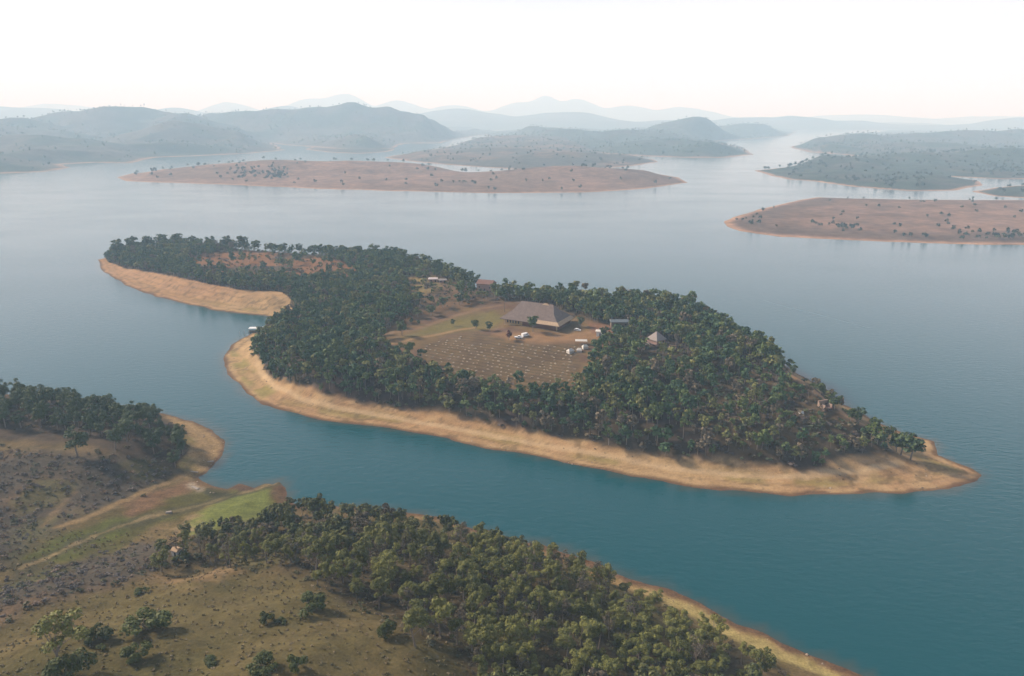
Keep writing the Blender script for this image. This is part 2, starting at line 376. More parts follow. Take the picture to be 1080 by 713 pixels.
HEAD_BEACH = [(178, 440), (205, 443), (228, 452), (240, 466), (238, 480), (222, 493), (205, 503), (190, 503), (186, 492), (198, 478), (200, 460), (190, 448)]
GREEN_VERGE = [(190, 550), (215, 538), (245, 522), (290, 508), (300, 520), (304, 530), (290, 545), (240, 556), (205, 566)]
MARSH = [(70, 562), (150, 540), (200, 520), (240, 516), (225, 530), (170, 550), (120, 580), (60, 590), (20, 590)]
dam_track = [shore.hit(u, v) for u, v in ((20, 600), (60, 583), (95, 567), (125, 555), (155, 545), (178, 540), (200, 534), (230, 527), (260, 518), (290, 509))]
bank_track = [shore.hit(u, v) for u, v in ((60, 556), (100, 543), (140, 525), (165, 513), (190, 503), (215, 496))]
hill_track = [shore.hit(u, v) for u, v in ((45, 555), (62, 535), (80, 520))]
SCRUB = [[(-60, 470), (60, 478), (170, 480), (185, 498), (150, 520), (90, 545), (30, 575), (-60, 640)], [(70, 590), (150, 572), (190, 575), (195, 590), (130, 615), (40, 640), (-60, 680), (-60, 640), (20, 605)]]
WOOD = [(160, 592), (185, 580), (215, 562), (245, 550), (300, 547), (345, 545), (400, 548), (450, 556), (520, 572), (580, 592), (640, 614), (690, 640), (740, 670), (785, 700), (840, 740), (880, 800),
        (520, 800), (500, 722), (470, 690), (425, 660), (390, 645), (345, 622), (300, 602), (250, 596), (200, 600), (170, 603)]
def shore_colour(x, y, h, d):
    u, v = proj(x, y, h); u = u + 7 * fbm(x, y, 9, 4, 48) + 5 * fbm(x, y, 30, 2, 46); v = v + 4 * fbm(x, y, 9, 4, 47); n1 = fbm(x, y, 26, 4, 41); n2 = fbm(x, y, 5, 3, 42); n3 = fbm(x, y, 70, 3, 43)
    c = np.tile(np.array([[0.175, 0.132, 0.068]]), (len(x), 1))
    c = lerp(c, (0.120, 0.098, 0.050), sst(-0.1, 0.6, n1)); c = lerp(c, (0.185, 0.132, 0.078), sst(0.1, 0.7, -n1 + 0.4 * n2) * 0.8)
    c = lerp(c, (0.10, 0.095, 0.042), sst(0.2, 0.7, n3) * 0.6)
    for s_ in SCRUB:
        k = in_px(s_, u, v, 8); c = lerp(c, (0.088, 0.076, 0.068), k); c = lerp(c, (0.18, 0.125, 0.090), k * sst(0.0, 0.5, n3 + 0.5 * n1) * 0.85); c = lerp(c, (0.115, 0.115, 0.055), k * sst(0.2, 0.7, n1) * 0.7)
    k = in_px(MARSH, u, v, 6); c = lerp(c, (0.10, 0.095, 0.035), k); c = lerp(c, (0.11, 0.125, 0.035), k * sst(0, 0.4, n1))
    c = lerp(c, (0.205, 0.125, 0.08), in_px([(135, 528), (195, 506), (215, 512), (175, 530), (140, 545)], u, v, 5))
    k = in_px(GREEN_VERGE, u, v, 4); c = lerp(c, (0.18, 0.21, 0.065), k); c = lerp(c, (0.22, 0.19, 0.11), k * sst(0.0, 0.6, n1) * in_px([(180, 545), (220, 535), (235, 560), (190, 575)], u, v, 8))
    k = in_px(WOOD, u, v, 10); c = lerp(c, (0.098, 0.078, 0.052), k); c = lerp(c, (0.13, 0.115, 0.055), k * sst(0.1, 0.5, n1))
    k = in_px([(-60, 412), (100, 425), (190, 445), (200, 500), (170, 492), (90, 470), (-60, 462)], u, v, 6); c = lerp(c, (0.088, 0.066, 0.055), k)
    k = in_px(HEAD_BEACH, u, v, 2); c = lerp(c, (0.335, 0.235, 0.135), k); c = lerp(c, (0.25, 0.20, 0.09), k * sst(0, 0.5, n1)); c = lerp(c, (0.20, 0.145, 0.095), k * sst(3, 0.5, d) * 0.9)
    c = lerp(c, (0.36, 0.26, 0.16), k * np.maximum(0, np.sin(d * 1.8 + n1)) ** 3 * 0.7)
    # strip of beach along the near shore: dark stones at the water, pale sand, then grass
    right = sst(330, 480, u); ww = 3 + 4.5 * sst(450, 700, u) + 2 * sst(700, 900, u) + 1.2 * n1
    sand = np.tile(np.array([[0.31, 0.21, 0.115]]), (len(x), 1))
    sand = lerp(sand, (0.40, 0.33, 0.155), sst(2.5, 5, d + n2) * sst(620, 740, u))
    sand = lerp(sand, (0.145, 0.085, 0.06), sst(3.6, 1.6, d + n2 * 0.9) * 0.9)
    k = sst(ww + 1.5, ww - 1, d) * right; c = c * (1 - k[:, None]) + sand * k[:, None]
    k = sst(2.6, 0.8, d + n2 * 0.5) * (1 - right); c = lerp(c, (0.17, 0.105, 0.075), k * 0.9)
    c = lerp(c, (0.13, 0.075, 0.055), in_px([(283, 505), (300, 503), (322, 538), (292, 538), (288, 520)], u, v, 5) * 0.9)
    td = line_dist(xy(dam_track), x + 1.6 * fbm(x, y, 14, 3, 50), y + 1.6 * fbm(x, y, 11, 3, 51))
    c = lerp(c, (0.085, 0.08, 0.05), sst(4.6, 2.4, td + 1.2 * n2) * 0.75); c = lerp(c, (0.33, 0.25, 0.155), sst(1.5, 0.6, td + 0.7 * n2) * (0.35 + 0.55 * sst(-0.3, 0.4, n1)))
    c = lerp(c, (0.13, 0.125, 0.06), sst(0.45, 0.1, td) * 0.55)
    c = lerp(c, (0.30, 0.225, 0.14), in_px([(150, 548), (178, 537), (200, 540), (215, 552), (190, 566), (165, 556)], u, v, 6) * sst(-0.2, 0.5, n2 + 0.5 * n1) * 0.8)
    c = lerp(c, (0.045, 0.05, 0.035), in_px([(212, 516), (226, 519), (240, 520), (246, 526), (232, 527), (216, 523)], u, v, 3) * 0.85)
    c = lerp(c, (0.42, 0.36, 0.31), in_px([(197, 512), (204, 510), (214, 519), (208, 522)], u, v, 2) * 0.8)
    c = lerp(c, (0.12, 0.075, 0.065), in_px([(238, 514), (252, 509), (276, 510), (270, 518), (248, 519)], u, v, 2.5) * 0.8)
    c = lerp(c, (0.33, 0.23, 0.13), sst(2.2, 0.8, line_dist(xy(bank_track), x, y) + 0.8 * n2) * 0.75)
    c = lerp(c, (0.20, 0.145, 0.095), sst(1.6, 0.6, line_dist(xy(hill_track), x, y) + 0.4 * n2) * 0.7)
    k = in_px([(150, 612), (180, 600), (240, 594), (262, 602), (220, 618), (160, 622)], u, v, 6) * sst(-0.2, 0.4, n2 + n1); c = lerp(c, (0.24, 0.165, 0.10), k * 0.8)
    return np.clip(c * np.array([0.62, 0.59, 0.48]), 0.010, 0.8)
M_SHORE = ground_mat('near shore soil', (0.7, 4.0), 0.32, 0.5)
shore.build('ground', 1.1, shore_colour, M_SHORE, box=(np.array([-520, -150]), np.array([300, 520])))

# --- far shores
def far_colour(base, alt, edge=9.0, belt=0.0, wood=0.0):
    def f(x, y, h, d):
        n1 = fbm(x, y, 160, 4, 61); n2 = fbm(x, y, 45, 3, 62)
        c = np.tile(np.array([base], float), (len(x), 1)); c = lerp(c, alt, sst(-0.1, 0.6, n1)); c = lerp(c, np.asarray(base) * 0.62, sst(0.15, 0.7, n2) * 0.6)
        c = lerp(c, np.asarray(base) * 0.5 + np.array([0.0, 0.01, 0.012]), belt * sst(95, 45, d + 25 * n2) * sst(edge * 1.3, edge * 2.2, d))
        c = lerp(c, (0.040, 0.058, 0.040), wood * sst(0.0, 0.45, n1 * 0.6 + n2 * 0.6))
        return 0.75 * lerp(c, (0.37, 0.225, 0.14), sst(edge * 1.5, edge * 0.7, d))
    return f
M_FAR = ground_mat('far shore soil', (14.0, 60.0), 0.3, 0.3, 2.0)
far = {}
def far_land(key, name, pts, res, base, alt, bumps, edge=9.0, rough=6.0, rscale=180, wob=8, wscale=120, beach=0.07, ramp=(6, 60), seed=13, belt=0.0, wood=0.0):
    L = Land(poly_px(pts), beach=beach, bumps=bumps, ramp=ramp, wob=wob, wscale=wscale, rough=rough, rscale=rscale, seed=seed)
    L.build(name, res, far_colour(base, alt, edge, belt, wood), M_FAR); far[key] = L; return L
BROWN, PINK, OLIVE, GREY = (0.190, 0.122, 0.086), (0.235, 0.145, 0.102), (0.050, 0.066, 0.050), (0.086, 0.080, 0.066)
far_land('long', 'far_island', [(122, 187), (135, 191), (160, 192.5), (200, 193.5), (250, 195), (300, 197), (330, 199), (400, 201), (450, 202), (520, 204), (570, 203.5), (620, 203), (680, 199), (727, 193),
    (716, 187), (690, 183), (650, 180), (600, 181), (540, 184), (500, 183), (440, 180), (400, 178), (330, 174), (250, 174), (180, 179), (140, 183)], 7.0, BROWN, PINK,
    [peak(290, 169, 2020, 230, .6), peak(370, 169.5, 2010, 200, .6), peak(420, 171, 2000, 150, .6), peak(230, 175, 2000, 160, .5), peak(170, 182, 1900, 120, .5), peak(600, 175, 1850, 230, .5), peak(660, 179, 1880, 120, .5), peak(680, 185, 1900, 90, .6), peak(470, 181, 1900, 120, .5)], rough=1.5, edge=10)
far_land('spit', 'far_peninsula', [(405, 166), (440, 171), (500, 176), (545, 178.5), (610, 180), (660, 176), (695, 171), (690, 168), (645, 163.5), (632, 159.5), (612, 152), (585, 145), (560, 140), (538, 142.5), (520, 147), (490, 151.5), (460, 157), (430, 162)],
    14.0, GREY, BROWN, [peak(555, 143, 4200, 500, .9), peak(590, 149, 3600, 420, .8), peak(525, 155, 3000, 300, .6), peak(640, 162, 2700, 220, .6), peak(600, 161, 2600, 260, .5), peak(480, 164, 2650, 160, .6)], rough=5, edge=12, wood=0.35)
far_land('mid', 'far_hill', [(560, 153), (610, 160), (640, 162), (680, 164.5), (720, 166), (760, 166.5), (796, 163), (790, 157), (765, 152), (752, 149), (785, 147), (830, 143.5), (838, 140), (845, 136), (700, 134), (560, 137), (500, 140), (530, 146)],
    22.0, OLIVE, GREY, [peak(740, 124, 4900, 380, .9), peak(660, 136, 4300, 420, .7), peak(590, 137, 4400, 420, .7), peak(790, 129, 6000, 380, .9), peak(700, 143, 3500, 240, .8), peak(770, 150, 3150, 170, .7), peak(640, 148, 3300, 220, .7), peak(540, 134, 5200, 600, .6)],
    rough=24, rscale=420, wood=0.8, edge=16, wob=20, wscale=260, ramp=(8, 120))
far_land('right', 'far_island', [(762, 233), (766, 239), (778, 244), (820, 250), (900, 254), (1000, 257), (1080, 259), (1250, 263), (1250, 216), (1080, 211), (1000, 211), (950, 210.5), (900, 209), (862, 208), (832, 213), (800, 221), (775, 229)],
    5.0, PINK, BROWN, [peak(860, 207, 1480, 190, .5), peak(960, 207, 1420, 300, .5), peak(1090, 208, 1400, 300, .5)], rough=1.5, edge=9, wob=5, wscale=70, belt=0.8)
far_land('point', 'far_peninsula', [(796, 180), (815, 186), (830, 189), (860, 191.5), (900, 197), (960, 201.5), (1005, 201), (1037, 195), (1030, 190), (990, 186), (1060, 189), (1120, 189), (1300, 190), (1300, 162), (1080, 159), (1000, 166), (900, 167), (870, 169), (830, 176)],
    9.0, OLIVE, GREY, [peak(870, 162, 2300, 210, .7), peak(920, 165, 2350, 180, .6), peak(975, 160.5, 2450, 260, .6), peak(1080, 157, 2500, 330, .6), peak(980, 188, 1750, 120, .7), peak(1200, 160, 2500, 400, .6)], rough=6, edge=11, wood=0.8)
far_land('cape', 'far_island', [(1026, 202), (1050, 207), (1085, 209), (1200, 211), (1200, 196), (1080, 195), (1050, 198)], 7.0, OLIVE, GREY, [peak(1100, 193, 1700, 150, .6)], rough=3, edge=9)
far_land('rim', 'far_hill', [(831, 155), (850, 160), (870, 161.5), (920, 166), (1000, 168), (1200, 172), (1400, 150), (1080, 139), (950, 137.5), (890, 142), (860, 149)],
    18.0, GREY, OLIVE, [peak(905, 140, 3900, 300, .8), peak(960, 139, 4100, 300, .8), peak(1020, 136.5, 4200, 380, .7), peak(1080, 138, 4300, 300, .8), peak(1130, 135, 4200, 520, .7), peak(870, 152, 3300, 180, .8), peak(960, 150, 3300, 300, .6)], rough=10, rscale=320, wood=0.8, edge=13, wob=14, wscale=200)
far_land('west', 'far_hill', [(-280, 190), (-100, 186), (0, 183), (45, 181), (70, 177), (63, 173.5), (100, 171.5), (140, 172.5), (165, 166), (260, 162), (298, 158), (284, 151), (330, 155), (370, 157.5), (412, 157), (420, 153), (432, 151), (465, 151), (482, 146), (530, 140), (500, 136), (300, 134), (0, 134), (-420, 138)],
    20.0, GREY, OLIVE, [peak(105, 110, 4300, 330, .8), peak(60, 115, 4300, 330, .8), peak(150, 114, 4400, 330, .8), peak(20, 119, 3900, 330, .8), peak(190, 119, 4300, 330, .8), peak(-40, 119, 3600, 420, .8), peak(30, 140, 2900, 300, .6), peak(372, 111, 5000, 300, .8), peak(335, 115.5, 5000, 300, .8), peak(408, 115.5, 5000, 300, .8), peak(520, 128, 5400, 380, .8), peak(295, 116, 5000, 380, .8), peak(448, 125, 5000, 330, .8), peak(480, 132, 5000, 330, .8), peak(245, 119, 5000, 430, .8), peak(190, 132, 3600, 380, .6), peak(440, 126, 5200, 460, .8), peak(330, 138, 3700, 330, .7),
    peak(150, 150, 2800, 230, .6), peak(-220, 122, 3800, 520, .8), peak(230, 148, 3100, 260, .6)], rough=36, rscale=520, wood=0.8, edge=14, wob=20, wscale=240, ramp=(8, 120))
far_land('tongue', 'far_peninsula', [(322, 157.5), (345, 160.5), (380, 162), (408, 160), (417, 157.5), (400, 156.5), (375, 157.5), (350, 156.5), (330, 155)], 9.0, GREY, OLIVE, [peak(375, 157, 3320, 260, .3)], rough=3, edge=12, wood=0.5)
# far ranges, 9 to 17 km off
def range_land(name, y0, y1, x0, x1, bumps, res, seed, rough=40):
    L = Land([(x0, y0), (x1, y0), (x1, y1), (x0, y1)], beach=0.05, bumps=bumps, ramp=(20, 300), wob=120, wscale=900, rough=rough, rscale=1100, seed=seed)
    L.build(name, res, far_colour(OLIVE, GREY, 20), M_FAR)
range_land('mountains', 8200, 12500, -9500, 9500, [peak(0, 113, 9200, 900), peak(60, 116, 9500, 800), peak(180, 114, 9600, 700), peak(300, 112, 9800, 700), peak(480, 113, 9800, 800), peak(600, 117, 9600, 800), peak(845, 121, 9000, 600),
    peak(800, 124, 9300, 700), peak(890, 128, 9300, 600), peak(1075, 125, 8900, 420), peak(700, 126, 9600, 700), peak(1200, 122, 9300, 800), peak(-150, 110, 9500, 900)], 70.0, 91, 30)
range_land('mountains', 13500, 18500, -13500, 13500, [peak(240, 108, 15000, 800), peak(330, 105, 15500, 900), peak(365, 101, 15600, 700), peak(420, 107, 15400, 800), peak(480, 109, 15200, 900), peak(545, 107, 15400, 700), peak(575, 101, 15500, 480), peak(610, 106, 15600, 700),
    peak(660, 110, 15600, 800), peak(720, 114, 15500, 900), peak(60, 108, 15500, 1200), peak(-150, 106, 15500, 1400), peak(900, 122, 15500, 1400), peak(1050, 121, 15500, 1200), peak(1250, 117, 15500, 1400)], 110.0, 97, 40)

# ------------------------------------------------------------------ the lake
WX, WY0, WY1 = 21000, -1500, 26000
wm, n, l, b = new_mat('lake water')
b.inputs['Base Color'].default_value = (0.001, 0.052, 0.062, 1); b.inputs['Roughness'].default_value = 0.16
b.inputs['IOR'].default_value = 1.333; b.inputs['Specular IOR Level'].default_value = 0.5
at = n.new('ShaderNodeAttribute'); at.attribute_name = 'Tone'; mx = n.new('ShaderNodeMix'); mx.data_type = 'RGBA'
mx.inputs['A'].default_value = b.inputs['Base Color'].default_value; mx.inputs['B'].default_value = (0.060, 0.055, 0.036, 1)
l.new(at.outputs['Fac'], mx.inputs['Factor']); l.new(mx.outputs['Result'], b.inputs['Base Color'])
geo = n.new('ShaderNodeNewGeometry')
mp = n.new('ShaderNodeMapping'); mp.inputs['Rotation'].default_value = (0, 0, R(25)); mp.inputs['Scale'].default_value = (0.45, 1.0, 1.0)
l.new(geo.outputs['Position'], mp.inputs['Vector'])
na = n.new('ShaderNodeTexNoise'); na.inputs['Scale'].default_value = 0.40; na.inputs['Detail'].default_value = 5; na.inputs['Roughness'].default_value = 0.6
nb = n.new('ShaderNodeTexNoise'); nb.inputs['Scale'].default_value = 0.012; nb.inputs['Detail'].default_value = 3
l.new(mp.outputs[0], na.inputs['Vector']); l.new(mp.outputs[0], nb.inputs['Vector'])
st = n.new('ShaderNodeMapRange'); st.inputs['From Min'].default_value = 0.35; st.inputs['From Max'].default_value = 0.65
st.inputs['To Min'].default_value = 0.55; st.inputs['To Max'].default_value = 0.75
l.new(nb.outputs['Fac'], st.inputs['Value'])
rg_ = n.new('ShaderNodeMapRange'); rg_.inputs['From Min'].default_value = 0.35; rg_.inputs['From Max'].default_value = 0.65
rg_.inputs['To Min'].default_value = 0.09; rg_.inputs['To Max'].default_value = 0.14
l.new(nb.outputs['Fac'], rg_.inputs['Value']); l.new(rg_.outputs[0], b.inputs['Roughness'])
bp = n.new('ShaderNodeBump'); bp.inputs['Distance'].default_value = 0.28
l.new(st.outputs[0], bp.inputs['Strength']); l.new(na.outputs['Fac'], bp.inputs['Height']); l.new(bp.outputs[0], b.inputs['Normal'])
wx_ = np.concatenate([np.linspace(-WX, -900, 14), np.arange(-880, 380, 4.0), np.linspace(420, WX, 14)])
wy_ = np.concatenate([np.linspace(WY0, 60, 4), np.arange(100, 860, 4.0), np.linspace(900, WY1, 16)])
X, Y = np.meshgrid(wx_, wy_); x = X.ravel(); y = Y.ravel(); idx = np.arange(x.size).reshape(X.shape)
off = -np.maximum(island.dist(x, y), shore.dist(x, y))
murk = sst(4.5, 0.0, off + 2.0 * fbm(x, y, 12, 3, 201)) * 0.6
f = np.stack([idx[:-1, :-1], idx[:-1, 1:], idx[1:, 1:], idx[1:, :-1]], -1).reshape(-1, 4)
me = np_mesh('water', np.stack([x, y, np.zeros_like(x)], -1), f, True, tone=murk)
prop(link('water', me, wm), kind='structure')

# the fading line a boat left on the water
wk = plain('wake foam', (0.09, 0.16, 0.18), 0.3, 0.5)
pts = [unproj(u, v) for u, v in ((806, 317), (830, 324), (860, 331), (890, 339), (917, 346))]
bm = bmesh.new(); rows = []
for i, (x, y) in enumerate(pts):
    x, y = float(x), float(y); wdt = (0.3, 0.6, 0.8, 0.6, 0.2)[i]
    rows.append((bm.verts.new((x, y - wdt, 0.03)), bm.verts.new((x, y + wdt, 0.03))))
for a, c in zip(rows[:-1], rows[1:]): bm.faces.new((a[0], c[0], c[1], a[1]))
prop(link('boat_wake', bm_mesh('boat_wake', bm), wk), kind='structure')

# ------------------------------------------------------------------ haze over the whole valley
hz = bpy.data.materials.new('valley haze'); hz.use_nodes = True
n, l = hz.node_tree.nodes, hz.node_tree.links; n.clear()
o_ = n.new('ShaderNodeOutputMaterial'); pv = n.new('ShaderNodeVolumePrincipled')
pv.inputs['Color'].default_value = (0.54, 0.79, 1.0, 1); pv.inputs['Absorption Color'].default_value = (1, 1, 1, 1); pv.inputs['Density'].default_value = 2.0e-4; pv.inputs['Anisotropy'].default_value = 0.0
l.new(pv.outputs[0], o_.inputs['Volume'])
HZ_TOP = 640.0
bm = bmesh.new(); add_box(bm, (0, (WY0 + WY1) / 2, (HZ_TOP - 2.0) / 2), (2 * WX + 200, WY1 - WY0 + 200, HZ_TOP + 2.0))
prop(link('haze', bm_mesh('haze', bm), hz), kind='stuff')

# ------------------------------------------------------------------ trees
def leaf_quads(centres, normals, size, rg):
    """one leaf spray (a bent quad) at each centre"""
    n_ = len(centres)
    t = rg.normal(size=(n_, 3)); t -= (t * normals).sum(1)[:, None] * normals; t /= np.linalg.norm(t, axis=1)[:, None] + 1e-9
    bt = np.cross(normals, t); s = size * (0.6 + 0.8 * rg.random(n_))[:, None]
    q = np.stack([centres - t * s, centres - bt * s * 0.75 + normals * s * 0.15, centres + t * s, centres + bt * s * 0.75 + normals * s * 0.15], 1)
    return q.reshape(-1, 3), np.arange(n_ * 4).reshape(-1, 4)
def crown_cloud(rg, kind, n_leaf, size):
    """returns leaf quads of a crown about 1 m radius units scaled later; height in metres"""
    blobs = []
    if kind == 'gum':        # several separate leaf masses at the limb ends, open between
        sq = 0.75 + 0.5 * rg.random(); lop = rg.normal(size=2) * 0.5; tall = rg.random()
        for i in range(rg.integers(13, 20)):
            a = rg.random() * 6.283; r = (2.5 - 0.7 * tall) * math.sqrt(rg.random()); z = 4.3 + (3.6 + tall) * rg.random() ** 0.8 - 0.45 * r
            blobs.append((r * math.cos(a) * sq + lop[0], r * math.sin(a) / sq + lop[1], z, 0.5 + 0.55 * rg.random(), 0.8))
    elif kind == 'pine':     # flat topped, dense
        lop = rg.normal(size=2) * 0.4
        for i in range(rg.integers(13, 18)):
            a = rg.random() * 6.283; r = 2.4 * math.sqrt(rg.random()); z = 5.2 + 3.2 * rg.random() - 0.6 * r
            blobs.append((r * math.cos(a) + lop[0], r * math.sin(a) + lop[1], z, 0.6 + 0.6 * rg.random(), 0.75))
        for i in range(5):
            a = rg.random() * 6.283; r = 1.7 * math.sqrt(rg.random()); blobs.append((r * math.cos(a), r * math.sin(a), 2.9 + 2.2 * rg.random(), 1.0 + 0.3 * rg.random(), 0.8))
    elif kind == 'bush':
        for i in range(rg.integers(10, 15)):
            a = rg.random() * 6.283; r = 1.55 * math.sqrt(rg.random()); z = 0.6 + 2.0 * rg.random() * (1 - r / 2.2)
            blobs.append((r * math.cos(a), r * math.sin(a), z, 0.4 + 0.45 * rg.random(), 0.9))
    blobs = np.array(blobs)
    w = blobs[:, 3] ** 2; pick = rg.choice(len(blobs), n_leaf, p=w / w.sum())
    dv = rg.normal(size=(n_leaf, 3)); dv /= np.linalg.norm(dv, axis=1)[:, None]
    dv[:, 2] = np.where(dv[:, 2] < -0.35, -dv[:, 2], dv[:, 2])
    rad = (0.55 + 0.5 * rg.random(n_leaf) ** 0.6)
    B = blobs[pick]
    c = B[:, :3] + dv * (B[:, 3] * rad)[:, None] * np.stack([np.ones(n_leaf), np.ones(n_leaf), B[:, 4]], 1)
    c[:, 2] = np.maximum(c[:, 2], 0.2)
    nn = dv + 0.42 * rg.normal(size=(n_leaf, 3)) + np.array([0, 0, 0.25]); nn /= np.linalg.norm(nn, axis=1)[:, None]
    V, F = leaf_quads(c, nn, size, rg)
    tone = np.clip(0.5 + 0.22 * rg.normal(size=n_leaf) + 0.35 * (rg.random(len(blobs))[pick] - 0.5), 0, 1)
    return V, F, np.repeat(tone, 4), blobs
def trunk_mesh(name, rg, blobs, top, r0):
    bm = bmesh.new(); lean = rg.normal(size=2) * 0.25; k = 4; prev = Vector((0, 0, -0.4)); pr = r0
    for i in range(1, k + 1):
        z = top * i / k; p = Vector((lean[0] * i / k, lean[1] * i / k, z)); r = r0 * (1 - 0.72 * i / k)
        add_tube(bm, prev, p, pr, r, 6); prev, pr = p, r
    for bl in blobs[:6]:
        f = 0.45 + 0.35 * rg.random(); p0 = Vector((lean[0] * f, lean[1] * f, top * f)); add_tube(bm, p0, (bl[0], bl[1], bl[2]), r0 * 0.45, r0 * 0.12, 4)
    return bm_mesh(name, bm)
M_BARK = plain('bark', (0.19, 0.155, 0.125), 0.9, 0.05, 0.2)
M_GUM = leaf_mat('olive foliage', (0.034, 0.042, 0.012), (0.190, 0.188, 0.050))
M_PINE = leaf_mat('dark foliage', (0.020, 0.040, 0.018), (0.088, 0.116, 0.042))
M_BUSH = leaf_mat('bush foliage', (0.018, 0.027, 0.007), (0.086, 0.100, 0.024))
M_ATTR = attr_leaf_mat('wood foliage')

def variants(kind, n_var, n_leaf, size, seed, mat, trunk=True, top=5.4, r0=0.22):
    out = []
    for i in range(n_var):
        rg = np.random.default_rng(seed + i)
        V, F, T, blobs = crown_cloud(rg, kind, n_leaf, size)
        cm = np_mesh(kind + '_crown', V, F, False, tone=T); cm.materials.append(mat)
        tm = None
        if trunk: tm = trunk_mesh(kind + '_trunk', rg, blobs, top, r0); tm.materials.append(M_BARK)
        out.append((cm, tm))
    return out
GUMS = variants('gum', 9, 1700, 0.17, 100, M_GUM)
M_YEL = leaf_mat('yellow green foliage', (0.040, 0.052, 0.012), (0.190, 0.190, 0.050))
M_BRN = leaf_mat('grey brown foliage', (0.040, 0.034, 0.024), (0.120, 0.098, 0.066))
GUMS_YEL = variants('gum', 3, 1500, 0.17, 120, M_YEL)
GUMS_BRN = variants('gum', 4, 420, 0.17, 140, M_BRN, top=6.6)
GUMS_DARK = variants('pine', 5, 1900, 0.18, 160, M_GUM, top=5.6)
PINES = variants('pine', 6, 1700, 0.21, 200, M_PINE, top=6.6, r0=0.24)
BUSHES = variants('bush', 5, 1500, 0.14, 300, M_BUSH, top=1.2, r0=0.10)
ISLE_PINES = variants('pine', 4, 420, 0.48, 400, M_PINE, top=6.6, r0=0.24)
def plant(name, var, x, y, z, s, sz, label, cat, group=None, rz=None):
    root = empty(name, (x, y, z), random.random() * 6.283 if rz is None else rz, label=label, cat=cat, group=group)
    root.scale = (s, s, s * sz)
    cm, tm = var
    if tm is not None: link('trunk', tm, None, root)
    link('crown', cm, None, root)
    return root

# templates for the woods nobody could count
def template(kind, n_leaf, size, seed):
    rg = np.random.default_rng(seed); V, F, T, bl = crown_cloud(rg, kind, n_leaf, size); return V, F, T
def scatter(name, spots, temps, mat=M_ATTR, trunks=False, seed=1):
    """spots: rows of x, y, z, scale, zscale, r, g, b (leaf colour of that tree)"""
    rg = np.random.default_rng(seed); Vs, Fs, Cs = [], [], []; off = 0
    spots = np.asarray(spots, float)
    which = rg.integers(0, len(temps), len(spots)); ang = rg.random(len(spots)) * 6.283
    for k, (V, F, T) in enumerate(temps):
        S = spots[which == k]; A = ang[which == k]
        if not len(S): continue
        ca, sa = np.cos(A)[:, None], np.sin(A)[:, None]
        X = (V[None, :, 0] * ca - V[None, :, 1] * sa) * S[:, 3:4] + S[:, 0:1]
        Y = (V[None, :, 0] * sa + V[None, :, 1] * ca) * S[:, 3:4] + S[:, 1:2]
        Z = V[None, :, 2] * S[:, 3:4] * S[:, 4:5] + S[:, 2:3]
        P = np.stack([X, Y, Z], -1); m = len(S)
        C = S[:, None, 5:8] * (0.55 + 0.9 * T[None, :, None])
        FF = F[None] + (np.arange(m) * len(V))[:, None, None]
        Vs.append(P.reshape(-1, 3)); Cs.append(C.reshape(-1, 3)); Fs.append(FF.reshape(-1, F.shape[1]) + off); off += m * len(V)
        if trunks:
            # a slim pale stem under each crown
            a3 = np.arange(4) * math.pi / 2; tv = []
            for zz, rr in ((-0.3, 0.16), (5.6, 0.07)):
                tv += [(rr * math.cos(q), rr * math.sin(q), zz) for q in a3]
            tv = np.array(tv); tf = np.array([(i, (i + 1) % 4, 4 + (i + 1) % 4, 4 + i) for i in range(4)])
            P = tv[None] * np.stack([S[:, 3], S[:, 3], S[:, 3] * S[:, 4]], -1)[:, None, :] + S[:, None, :3]
            Vs.append(P.reshape(-1, 3)); Cs.append(np.tile(np.array([[0.20, 0.165, 0.135]]), (m * 8, 1)))
            Fs.append((tf[None] + (np.arange(m) * 8)[:, None, None]).reshape(-1, 4) + off); off += m * 8
    me = np_mesh(name, np.concatenate(Vs), np.concatenate(Fs), False, col=np.concatenate(Cs))
    return prop(link(name, me, mat), kind='stuff')
def jitter_grid(lo, hi, step, rg):
    gx, gy = np.meshgrid(np.arange(lo[0], hi[0], step), np.arange(lo[1], hi[1], step))
    x = gx.ravel() + (rg.random(gx.size) - 0.5) * step * 0.95; y = gy.ravel() + (rg.random(gx.size) - 0.5) * step * 0.95
    return x, y

def isle_spot(u, v):
    q = island.hit(u, v); v0 = v
    while v < v0 + 40 and (q.z < 3 or float(island.dist(np.array([q.x]), np.array([q.y + 14.0]))[0]) < 8): v += 1; q = island.hit(u, v)
    return q, v - v0
# --- woods on the island
rg = np.random.default_rng(55)
lo, hi = island.poly.min(0), island.poly.max(0)
x, y = jitter_grid(lo, hi, 4.2, rg)
d = island.dist(x, y); z = island.height(x, y, d); u, v = proj(x, y, z)
w = island_beach_w(x, y)
p = sst(w - 1.5, w + 1.5, d)
p *= 1 - in_px(CLEAR_HALL, u, v, 3); p *= 1 - 0.86 * in_px(CLEAR_UP, u, v, 5); p *= 1 - 0.9 * in_px(CLEAR_ARM, u, v, 3); p *= 1 - 0.30 * in_px(SPARSE, u, v, 10)
patch = fbm(x, y, 45, 3, 88)
p *= np.where((u > 600) & (v > 330), 1 - 0.35 * sst(0.15, 0.7, patch), 1 - 0.15 * sst(0.2, 0.7, patch))
